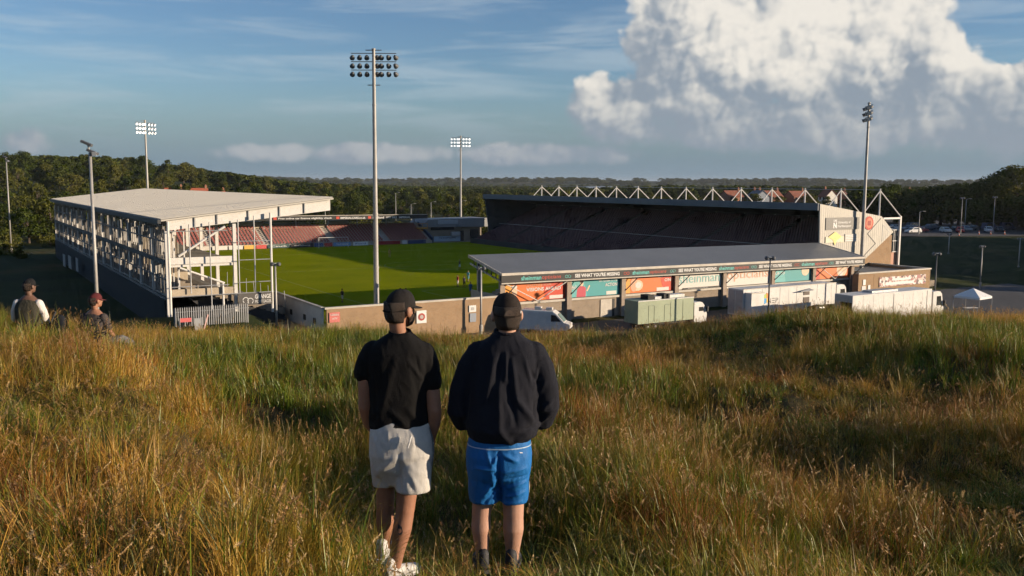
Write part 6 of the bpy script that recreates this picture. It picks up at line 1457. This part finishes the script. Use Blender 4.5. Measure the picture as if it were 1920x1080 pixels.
def hand(mb, wrist, d, side, s=1.0):
    """palm with five curled fingers, growing from the wrist along d"""
    w = Vector(wrist); d = Vector(d).normalized(); x, y = frame(d)
    limb(mb, [w, w + d * .05 * s, w + d * .085 * s], [(.030 * s, .018 * s), (.040 * s, .018 * s), (.038 * s, .016 * s)], 12)
    for i, L in enumerate((.070, .078, .072, .058)):
        b = w + d * .085 * s + x * ((i - 1.5) * .020 * s); limb(mb, [b, b + d * L * .5 * s + y * .008, b + d * L * .85 * s + y * .028], [.0095 * s, .0088 * s, .0078 * s], 8)
    b = w + d * .03 * s + x * (side * .034 * s); limb(mb, [b, b + d * .03 * s + x * side * .018, b + d * .062 * s + x * side * .020 + y * .012], [.012 * s, .0105 * s, .009 * s], 8)
def shoe(root, loc, rz, m, sole, s=1.0):
    b = MB(); secs = []
    for (y, w, h, z0) in ((-.11, .030, .070, .03), (-.085, .038, .095, .012), (-.03, .040, .095, .01), (.03, .043, .075, .01), (.09, .050, .060, .01), (.14, .047, .046, .012), (.17, .030, .035, .018)):
        secs.append([(w * math.cos(t), y, z0 + h * (.5 + .5 * math.sin(t))) for t in np.linspace(0, 2 * math.pi, 15)[:-1]])
    b.rings(secs); limb(b, [(0, -.07, .06), (0, -.065, .12)], [.042, .040], 12)
    me = fuse('shoe', b, .008, 2); so = MB()
    so.prism([(.040, -.11), (.046, .0), (.054, .09), (.045, .16), (.015, .188), (-.02, .185), (-.048, .15), (-.052, .08), (-.042, 0), (-.038, -.11), (0, -.125)], 'z', 0, .026)
    T = Matrix.Translation(loc) @ Matrix.Rotation(rz, 4, 'Z') @ Matrix.Scale(s, 4)
    me.transform(T); o = link('shoe', me, m, root); q = so.mesh('sole'); q.transform(T); link('sole', q, sole, o)

def man_black_tee():
    gx, gy = -.79, 5.9; gz = 13.08
    S = thing('person', 'man standing in black t-shirt, dark cap and pale grey shorts', 'person', (gx, gy, gz))
    # skin: arms, legs, neck in one body
    b = MB()
    stack(b, [(.055, .0, .74, .15, .09), (.055, .0, .85, .17, .105), (.05, .0, 1.05, .17, .105), (.05, .0, 1.30, .18, .11), (.05, .0, 1.47, .17, .09), (.065, .0, 1.56, .07, .06)], 24)
    limb(b, [(-.12, 0, 1.46), (-.165, -.005, 1.30), (-.172, -.01, 1.10), (-.155, .05, .98), (-.125, .15, .885)], [.058, .052, .043, .041, .030])
    hand(b, (-.125, .15, .885), (.15, .25, -.9), 1)
    limb(b, [(.23, 0, 1.45), (.262, -.01, 1.27), (.287, -.03, 1.085), (.280, -.005, 1.0), (.262, .035, .905)], [.062, .057, .048, .047, .034])
    hand(b, (.262, .035, .905), (-.25, .25, -.95), -1)
    limb(b, [(-.045, .05, .75), (-.05, .05, .53), (-.052, .04, .40), (-.052, .03, .31), (-.055, .05, .20), (-.055, .06, .10)], [.068, .064, .060, .061, .045, .036])
    limb(b, [(.115, -.05, .75), (.105, -.06, .53), (.092, -.075, .40), (.075, -.09, .30), (.048, -.10, .16), (.030, -.10, .05)], [.068, .068, .062, .064, .047, .038])
    body = link('body', fuse('body', b, .010, 4), SKIN1, S)
    tt = MB(); tt.prism([(.052, .36), (.068, .352), (.082, .34), (.088, .31), (.078, .285), (.06, .292), (.05, .32)], 'y', -.156, -.149); link('calf_tattoo', tt.mesh('calf_tattoo'), mat('tattoo_ink', (.03, .03, .035), .7), body).modifiers.new('w', 'SHRINKWRAP')
    body.children[0].modifiers['w'].target = body; body.children[0].modifiers['w'].offset = .0012
    # t-shirt
    t = MB()
    stack(t, [(.055, .0, .965, .196, .128), (.055, .0, .99, .198, .130), (.055, .0, 1.13, .192, .125), (.05, .0, 1.30, .200, .130), (.05, -.005, 1.42, .207, .126), (.052, -.005, 1.475, .206, .115), (.056, -.005, 1.515, .185, .100), (.060, -.005, 1.55, .135, .088), (.064, -.005, 1.58, .092, .076), (.065, -.005, 1.60, .070, .066)], 32, 2.5)
    limb(t, [(-.115, 0, 1.478), (-.158, -.003, 1.40), (-.176, -.005, 1.325)], [(.070), (.068), (.066)], 18)
    limb(t, [(.215, 0, 1.468), (.248, -.003, 1.38), (.266, -.01, 1.265)], [(.072), (.071), (.070)], 18)
    fl = [(.05, 1.45, -.06, 1.05, .022, .008), (.16, 1.44, .19, 1.10, .02, -.007), (.14, 1.42, .22, 1.30, .012, .009), (.18, 1.45, .20, 1.33, .010, -.008), (-.10, 1.40, -.08, 1.02, .02, -.007), (.12, 1.0, .02, 1.10, .02, .008), (-.05, .98, .06, 1.04, .018, -.007), (.20, 1.02, .12, 1.12, .02, .007), (-.14, 1.02, -.06, 1.12, .018, .007)]
    link('t_shirt', fuse('t_shirt', t, .0085, 5, folds(fl, noise_amp=.004)), cloth('black_cotton', (.0075, .0072, .0075), .9), S)
    col = MB()
    ring = [(.064 + .066 * math.cos(k * math.pi / 12), -.006 + .064 * math.sin(k * math.pi / 12), 1.602 + .012 * math.sin(k * math.pi / 12)) for k in range(24)]
    for k in range(24): col.tube(ring[k], ring[(k + 1) % 24], .010, n=6, cap=False)
    link('collar', col.mesh('collar', smooth=True), cloth('black_cotton', (.0075, .0072, .0075)), S)
    # shorts
    s = MB()
    stack(s, [(.060, .0, 1.03, .185, .122), (.062, .0, .99, .196, .130), (.066, -.008, .90, .208, .145), (.068, -.010, .80, .213, .150), (.066, .0, .70, .200, .130), (.066, .0, .66, .188, .10), (.060, -.005, .63, .12, .085), (.060, -.01, .585, .085, .07)], 32, 2.5)
    stack(s, [(-.040, .045, .565, .094, .099), (-.040, .04, .63, .097, .106), (-.036, .025, .70, .105, .118), (-.02, .01, .80, .10, .12)], 24)
    stack(s, [(.148, -.058, .560, .114, .112), (.150, -.05, .63, .114, .116), (.158, -.035, .70, .112, .124), (.15, -.02, .80, .11, .12)], 24)
    fl = [(.070, .82, .066, .58, .014, -.016), (.07, .80, -.06, .72, .02, .005), (.08, .80, .19, .70, .022, .005), (.0, .76, -.10, .66, .02, .006), (.10, .74, .20, .60, .02, .006), (-.08, .70, -.03, .58, .014, .006), (.13, .68, .16, .58, .013, -.006), (-.10, .92, -.05, .80, .02, .006), (.16, .92, .14, .80, .02, .005), (-.06, .97, -.07, .90, .008, .004), (.0, .97, .0, .91, .008, .004), (.07, .97, .07, .90, .008, .004), (.14, .97, .15, .91, .008, .004)]
    so = link('shorts', fuse('shorts', s, .009, 4, folds(fl, noise_amp=.004)), cloth('pale_grey_jersey', (.52, .50, .465), .9), S)
    sp = MB(); n = 11                                        # grey side panel
    for k in range(n - 1):
        z0, z1 = .98 - k * .034, .98 - (k + 1) * .034
        for y0, y1 in ((-.055, 0), (0, .05)): sp.add([(.30, y0, z0), (.30, y1, z0), (.30, y1, z1), (.30, y0, z1)], [(0, 1, 2, 3)])
    pn = link('side_panel', sp.mesh('side_panel'), cloth('mid_grey_jersey', (.20, .205, .215)), so); w = pn.modifiers.new('w', 'SHRINKWRAP'); w.target = so; w.offset = .003; w.wrap_method = 'PROJECT'; w.use_project_x = True; w.use_negative_direction = True; w.use_positive_direction = True
    for z in (.87, .77, .68):
        tk = MB().add([(.30, -.035 + .8 * y, z + q) for y, q in ((0, .0), (.02, -.012), (.06, .02), (.022, .0))], [(0, 1, 2, 3)]); c = link('tick_mark', tk.mesh('tick_mark'), M_WTXT, so); w = c.modifiers.new('w', 'SHRINKWRAP'); w.target = so; w.offset = .005; w.wrap_method = 'PROJECT'; w.use_project_x = True; w.use_negative_direction = True
    dc = MB().path([Vector((.150, -.165, .955)), Vector((.140, -.172, .92)), Vector((.128, -.172, .88))], [.004, .006, .005], 6); link('drawcord', dc.mesh('drawcord'), M_WTXT, so)
    white = mat('white_trainer', (.58, .57, .55), .6, .2, 20, .2, 60); shoe(S, (-.055, .075, .045), -.25, white, M_WTXT); shoe(S, (.045, -.085, -.03), -.75, white, M_WTXT)
    head(S, (.066, .012, 1.752), R(-38), SKIN1, cloth('washed_black_twill', (.017, .015, .0145), .85, .3, 300, .3), .004, True, 1.02, 'tick')
man_black_tee()

def man_navy_jumper():
    gx, gy = -.05, 5.9; gz = 13.08
    S = thing('person', 'man standing in navy sweatshirt, brown cap and bright blue shorts', 'person', (gx, gy, gz))
    b = MB()
    stack(b, [(-.03, 0, .74, .16, .10), (-.03, .0, .85, .18, .12), (-.02, .0, 1.05, .20, .14), (.0, .0, 1.30, .20, .13), (.01, .0, 1.48, .18, .10), (.015, .0, 1.57, .075, .065)], 24)
    limb(b, [(-.18, 0, 1.46), (-.26, -.01, 1.25), (-.295, -.02, 1.08), (-.24, .12, 1.0), (-.13, .22, .98)], [.062, .055, .046, .044, .032]); hand(b, (-.13, .22, .98), (.8, .2, -.1), 1)
    limb(b, [(.21, 0, 1.46), (.26, -.02, 1.28), (.275, -.03, 1.12), (.23, .12, 1.0), (.10, .22, .97)], [.062, .055, .046, .044, .032]); hand(b, (.10, .22, .97), (-.8, .2, -.1), -1)
    limb(b, [(-.125, .0, .75), (-.140, .0, .46), (-.147, -.005, .36), (-.147, -.012, .28), (-.143, .0, .15), (-.142, .01, .06)], [.095, .068, .063, .066, .048, .038])
    limb(b, [(.062, .0, .75), (.066, .0, .46), (.068, -.005, .36), (.067, -.012, .28), (.064, .0, .15), (.062, .01, .06)], [.098, .073, .068, .071, .051, .041])
    link('body', fuse('body', b, .010, 4), SKIN2, S)
    t = MB()
    stack(t, [(-.025, .0, .875, .160, .115), (-.020, -.006, .895, .190, .140), (-.012, -.02, .935, .226, .178), (-.010, -.03, .99, .236, .190), (-.006, -.028, 1.08, .232, .182), (.0, -.015, 1.20, .232, .168), (.008, -.005, 1.36, .226, .150), (.012, .0, 1.455, .222, .130), (.014, .0, 1.51, .205, .115), (.016, .0, 1.545, .160, .100), (.017, .0, 1.575, .112, .088), (.017, .0, 1.605, .082, .074)], 36, 2.5)
    limb(t, [(-.165, 0, 1.475), (-.225, -.005, 1.37), (-.272, -.01, 1.22), (-.290, -.015, 1.08), (-.268, .04, 1.005), (-.20, .14, .985), (-.14, .20, .98)], [.075, .080, .080, .078, .072, .060, .048], 20)
    limb(t, [(.195, 0, 1.475), (.245, -.008, 1.37), (.280, -.02, 1.24), (.288, -.03, 1.12), (.262, .03, 1.02), (.20, .13, .98), (.12, .20, .975)], [.075, .080, .080, .077, .072, .060, .048], 20)
    X = lambda c: (820 + c / 3.375 - 960) * .00343 + .05
    Z = lambda v: 1.90 - (520 + v / 3.375 - 537) * .0036
    raw = [(245, 450, 232, 545, .012, .012), (365, 470, 315, 730, .016, .013), (405, 450, 375, 640, .013, -.012), (395, 640, 400, 900, .020, .018), (440, 440, 435, 600, .010, .010), (475, 480, 510, 720, .016, .014), (510, 720, 640, 890, .020, .018), (450, 640, 500, 860, .018, -.014),
           (400, 900, 470, 985, .022, .018), (470, 985, 600, 920, .018, .014), (560, 500, 600, 640, .012, .010), (600, 560, 640, 640, .010, -.010), (640, 520, 615, 660, .010, .009), (620, 740, 615, 860, .012, -.016), (540, 900, 640, 870, .012, -.010), (300, 900, 390, 940, .016, .010),
           (690, 620, 640, 720, .012, .008), (730, 740, 650, 820, .013, .010), (720, 830, 640, 900, .012, .010), (120, 700, 180, 880, .015, .008), (180, 600, 170, 800, .014, -.008)]
    fl = [(X(a), Z(b_), X(c), Z(d), w, dp) for a, b_, c, d, w, dp in raw]
    navy = cloth('navy_fleece', (.0125, .0135, .020), .92, .3, 240)
    link('sweatshirt', fuse('sweatshirt', t, .0085, 4, folds(fl, noise_amp=.005, nscale=7)), navy, S)
    col = MB(); ring = [(.017 + .076 * math.cos(k * math.pi / 12), -.002 + .072 * math.sin(k * math.pi / 12), 1.610 + .010 * math.sin(k * math.pi / 12)) for k in range(24)]
    for k in range(24): col.tube(ring[k], ring[(k + 1) % 24], .012, n=6, cap=False)
    link('collar', col.mesh('collar', smooth=True), navy, S)
    s = MB()
    stack(s, [(-.028, 0, .95, .190, .145), (-.028, -.004, .88, .205, .152), (-.030, -.012, .80, .216, .165), (-.030, -.012, .72, .215, .160), (-.030, 0, .65, .205, .145), (-.030, 0, .60, .19, .10)], 32, 2.6)
    stack(s, [(-.123, .0, .475, .100, .104), (-.124, .0, .52, .106, .108), (-.122, -.004, .62, .108, .120), (-.115, -.006, .74, .11, .13)], 24)
    stack(s, [(.068, .0, .475, .094, .104), (.068, .0, .52, .100, .108), (.064, -.004, .62, .106, .120), (.056, -.006, .74, .11, .13)], 24)
    X2 = lambda c: (820 + c / 3.375 - 960) * .00343 + .05
    Z2 = lambda v: 1.90 - (760 + v / 3.375 - 537) * .0036
    raw = [(395, 240, 398, 570, .014, -.022), (320, 240, 350, 320, .010, .012), (350, 320, 395, 250, .010, .010), (420, 250, 510, 290, .012, .010), (260, 335, 370, 340, .010, .011), (300, 520, 370, 420, .012, .012), (300, 570, 390, 480, .011, -.009), (420, 360, 560, 340, .010, .008), (430, 410, 570, 390, .009, -.008), (450, 470, 580, 430, .010, .009), (450, 530, 560, 500, .010, .009), (440, 580, 540, 560, .009, .008), (350, 360, 360, 460, .010, .009)]
    blue = cloth('bright_blue_polyester', (.012, .125, .37), .62, .15, 120, .08)
    so = link('shorts', fuse('shorts', s, .0085, 3, folds([(X2(a), Z2(b_), X2(c), Z2(d), w, dp * 1.35) for a, b_, c, d, w, dp in raw], noise_amp=.004, nscale=12)), blue, S)
    wb = MB()
    for k in range(16): t0, t1 = math.pi * (1 + k / 16), math.pi * (1 + (k + 1) / 16); wb.bar((-.029 + .214 * math.cos(t0), -.008 + .172 * math.sin(t0), .868), (-.029 + .214 * math.cos(t1), -.008 + .172 * math.sin(t1), .868), .006, .006)
    w = link('waist_piping', wb.mesh('waist_piping'), mat('pale_blue_piping', (.35, .45, .55), .6), so).modifiers.new('w', 'SHRINKWRAP'); w.target = so; w.offset = .003
    lb = MB().box(.125, .150, -.18, -.178, .845, .853); w = link('brand_tab', lb.mesh('brand_tab'), M_WTXT, so).modifiers.new('w', 'SHRINKWRAP'); w.target = so; w.offset = .003
    st = MB()
    for k in range(7): z0, z1 = .66 - k * .018, .64 - (k + 1) * .018; st.add([(.22, -.035 + .002 * k, z0), (.22, -.01 + .002 * k, z0), (.22, -.008 + .002 * k, z1), (.22, -.033 + .002 * k, z1)], [(0, 1, 2, 3)])
    w = link('side_stripe', st.mesh('side_stripe'), M_WTXT, so).modifiers.new('w', 'SHRINKWRAP'); w.target = so; w.offset = .004; w.wrap_method = 'PROJECT'; w.use_project_x = True; w.use_negative_direction = True
    dk = mat('dark_trainer', (.03, .03, .033), .7); shoe(S, (-.142, .02, .0), .15, dk, dk); shoe(S, (.062, .02, .0), -.12, dk, dk)
    head(S, (.017, .008, 1.726), R(8), SKIN2, cloth('dark_brown_twill', (.026, .019, .015), .85, .3, 300, .3), .014, False, 1.07, 'star')
man_navy_jumper()

def seated(x, y, label, top, sleeve, trousers, cap, skin, yaw=0.0, vest=False, lean=0.0, tall=1.0):
    S = thing('person', label, 'person', (x, y, float(ground_h(x, y)) + .02), yaw)
    b = MB()
    stack(b, [(0, 0, .05, .18, .15), (0, -.02, .25, .16, .11), (0, -.01, .5, .18, .11), (0, .02, .62, .15, .09), (0, .03, .70, .06, .06)], 20)
    limb(b, [(-.17, .0, .58), (-.235, .02, .36), (-.16, .24, .22)], [.05, .042, .033]); hand(b, (-.16, .24, .22), (.5, .7, -.2), 1)
    limb(b, [(.17, .0, .58), (.245, .02, .34), (.20, .25, .20)], [.05, .042, .033]); hand(b, (.20, .25, .20), (-.4, .7, -.2), -1)
    link('body', fuse('body', b, .013, 3), skin, S)
    t = MB(); stack(t, [(0, -.01, .03, .185, .15), (0, -.035, .16, .185, .14), (0, -.035, .32, .185, .13), (0, -.02, .48, .20, .13), (0, .005, .575, .185, .11), (0, .02, .635, .10, .08), (0, .028, .665, .07, .065)], 28, 2.4)
    link('gilet' if vest else 't_shirt', fuse('top', t, .012, 4, folds([(-.1, .5, -.05, .15, .03, .01), (.08, .5, .12, .2, .025, -.01), (.0, .4, .1, .1, .03, .01)], noise_amp=.006)), top, S)
    for s in (-1, 1):
        e = MB()
        if vest: limb(e, [(s * .165, .0, .565), (s * .225, .02, .42), (s * .245, .05, .30), (s * .20, .20, .20)], [.068, .064, .058, .045], 16)
        else: limb(e, [(s * .165, .0, .57), (s * .215, .01, .46), (s * .235, .015, .40)], [.068, .066, .064], 16)
        link('sleeve', fuse('sleeve', e, .012, 3, folds([], noise_amp=.008, nscale=14)), sleeve, S)
    l = MB(); stack(l, [(0, .02, .0, .19, .17), (0, .02, .10, .19, .17), (0, .03, .17, .15, .13)], 20)
    limb(l, [(-.10, .10, .10), (-.20, .45, .32), (-.02, .62, .08)], [.09, .07, .055], 14); limb(l, [(.10, .05, .10), (.33, .28, .16), (.44, .34, .08), (.26, .52, .05)], [.09, .078, .066, .055], 14)
    link('trousers', fuse('trousers', l, .014, 3, folds([], noise_amp=.008)), trousers, S)
    shoe(S, (-.02, .72, .0), .2, M_CHASS, M_CHASS, 1.0); shoe(S, (.24, .62, .0), .9, M_CHASS, M_CHASS, 1.0)
    head(S, (.02, .04, .845), R(-25), skin, cap, .0, False, 1.0)
    return S
seated(-6.95, 15.1, 'person seated on the crest in grey t-shirt and dark red cap', cloth('charcoal_sport_tee', (.060, .050, .048)), cloth('charcoal_sport_tee', (.060, .050, .048)), cloth('pale_denim', (.17, .175, .19)), cloth('maroon_twill', (.10, .022, .024)), SKIN1, R(-8))
p = seated(-7.98, 15.0, 'person seated at the left in dark olive gilet over white sleeves', cloth('dark_olive_gilet', (.045, .042, .030)), cloth('white_cotton', (.62, .58, .55)), cloth('dark_denim', (.02, .025, .04)), cloth('black_cap_twill', (.012, .012, .013)), mat('brown_skin', (.14, .075, .05), .55, .1, 14), R(4), True)
bg = MB(); stack(bg, [(.47, .05, .02, .12, .09), (.47, .06, .18, .13, .09), (.46, .08, .32, .11, .07), (.46, .09, .38, .05, .04)], 16, 3)
_r = thing('rucksack', 'dark rucksack leaning beside the person in white sleeves', 'bag', (-7.98, 15.0, float(ground_h(-7.98, 15.0)))); link('pack', fuse('pack', bg, .02, 3), cloth('black_nylon', (.015, .017, .022)), _r)
st = MB(); st.path([Vector((.42, -.12, .12)), Vector((.45, -.16, .3)), Vector((.48, -.06, .46))], [.015, .015, .015], 6); link('strap', st.mesh('strap'), M_CHASS, _r)

def player(a, b, z, yaw, top, legs, skin, label, shirt2=None, stride=.12):
    x, y, _ = W(a, b); S = thing('person', label, 'person', (x, y, z), yaw, 'people on the pitch')
    bd = MB(); stack(bd, [(0, 0, .8, .13, .09), (0, 0, 1.1, .14, .09), (0, 0, 1.4, .17, .09), (0, 0, 1.5, .06, .05)], 12)
    limb(bd, [(-.08, 0, .85), (-.10, stride, .48), (-.10, stride * .6, .06)], [.075, .055, .04], 8); limb(bd, [(.08, 0, .85), (.10, -stride * .5, .48), (.10, -stride, .06)], [.075, .055, .04], 8)
    for s in (-1, 1): limb(bd, [(s * .17, 0, 1.40), (s * .24, .03, 1.12), (s * .22, .16, .92)], [.045, .038, .03], 8); hand(bd, (s * .22, .16, .92), (0, .4, -.8), -s)
    bd.sphere((0, .02, 1.66), (.085, .10, .12), 10, 8); limb(bd, [(0, 0, 1.45), (0, .01, 1.58)], [.05, .05], 8)
    link('body', fuse('body', bd, .022, 2), skin, S)
    t = MB(); stack(t, [(0, 0, .85, .165, .115), (0, 0, 1.1, .17, .115), (0, 0, 1.38, .195, .115), (0, 0, 1.47, .11, .08)], 14)
    for s in (-1, 1): limb(t, [(s * .16, 0, 1.40), (s * .22, .02, 1.20)], [.07, .065], 8)
    link('shirt', fuse('shirt', t, .022, 2), top, S)
    q = MB(); stack(q, [(0, 0, .98, .16, .115), (0, 0, .8, .175, .125)], 12); limb(q, [(-.085, .01, .80), (-.10, stride * .7, .52)], [.095, .09], 8); limb(q, [(.085, 0, .80), (.10, -stride * .4, .52)], [.095, .09], 8)
    link('shorts', fuse('shorts', q, .024, 2), legs, S)
    for s, yy in ((-1, stride * .6), (1, -stride)): MB().box(s * .10 - .05, s * .10 + .05, yy - .08, yy + .18, 0, .09).build('boot', M_CHASS, S)
    hr = MB().sphere((0, .0, 1.71), (.092, .105, .09), 10, 6); hr.build('hair', HAIR, S, smooth=True)
C_ = lambda n, c: mat('kit_' + n, c, .8)
player(-34.1, -12.9, 0, 2.2, C_('red', (.42, .03, .03)), C_('white', (.6, .58, .55)), SKIN2, 'player in red shirt and white shorts on the sunlit pitch')
player(-35.6, -12.6, 0, .6, C_('black', (.015, .015, .017)), C_('black', (.015, .015, .017)), SKIN1, 'figure all in black standing beside the red-shirted player')
player(-28.8, -8.2, 0, 2.6, C_('sky', (.10, .36, .45)), C_('sky', (.10, .36, .45)), SKIN2, 'player in sky blue kit on the sunlit pitch')
player(-43.7, -16.0, 0, 3.0, C_('royal', (.03, .09, .25)), C_('royal', (.03, .09, .25)), SKIN1, 'player in royal blue kit in the near shadow strip')
player(-9.9, .4, 0, 1.2, C_('black', (.015, .015, .017)), C_('ice', (.38, .45, .48)), SKIN1, 'figure in black top and pale shorts in the far shadow')
player(21.2, .4, 0, -2.8, C_('amber', (.36, .25, .06)), C_('amber', (.36, .25, .06)), SKIN2, 'goalkeeper in amber kit alone in the far shadow')
player(-42.9, -34.7, 0, -.5, C_('black', (.015, .015, .017)), C_('grey', (.4, .4, .4)), SKIN1, 'steward in black top beside the left touchline')
player(-46.0, -27.0, 0, .4, C_('black', (.015, .015, .017)), C_('black', (.015, .015, .017)), SKIN1, 'dark figure behind the brick wall near the tall mast')

def dead_plant(x, y):
    S = thing('dead_plant', 'small black withered plant standing in the golden grass at left', 'plant', (x, y, float(ground_h(x, y)))); rs = random.Random(4)
    m = mat('blackened_leaves', (.012, .011, .009), .9, .3, 20)
    for k in range(3): MB().path([Vector((0, 0, 0)), Vector((rs.uniform(-.03, .03), rs.uniform(-.03, .03), .25)), Vector((rs.uniform(-.07, .07), rs.uniform(-.06, .06), .46))], [.008, .006, .003], 6).build('stem', m, S)
    for k in range(26):
        c = Vector((rs.gauss(0, .045), rs.gauss(0, .04), rs.uniform(.28, .52))); a = rs.uniform(0, 6.28); d = Vector((math.cos(a), math.sin(a), rs.uniform(-.6, .5))) * rs.uniform(.03, .07); q = Vector((-math.sin(a), math.cos(a), .2)) * .02
        MB().add([c, c + d * .5 + q, c + d, c + d * .5 - q, c + d * .5 + Vector((0, 0, .012))], [(0, 1, 4), (1, 2, 4), (2, 3, 4), (3, 0, 4)]).build('leaf', m, S)
dead_plant(-4.55, 10.0)
# ---------------------------------------------------------------- air
def haze():
    o = MB().box(-15000, 15000, -15000, 15000, -60, 62).build('haze', None)
    m = bpy.data.materials.new('haze_air'); m.use_nodes = True; h = NT(m.node_tree); h.n.clear()
    v = h.new('ShaderNodeVolumePrincipled'); v.inputs['Color'].default_value = (.80, .88, 1.0, 1); v.inputs['Density'].default_value = HAZE; v.inputs['Anisotropy'].default_value = .2
    out = h.new('ShaderNodeOutputMaterial'); h.l.new(v.outputs[0], out.inputs['Volume']); o.data.materials.append(m)
    tag(o, 'thin blue evening haze over the far country', 'haze', kind='stuff')
HAZE = 0.00005
haze()
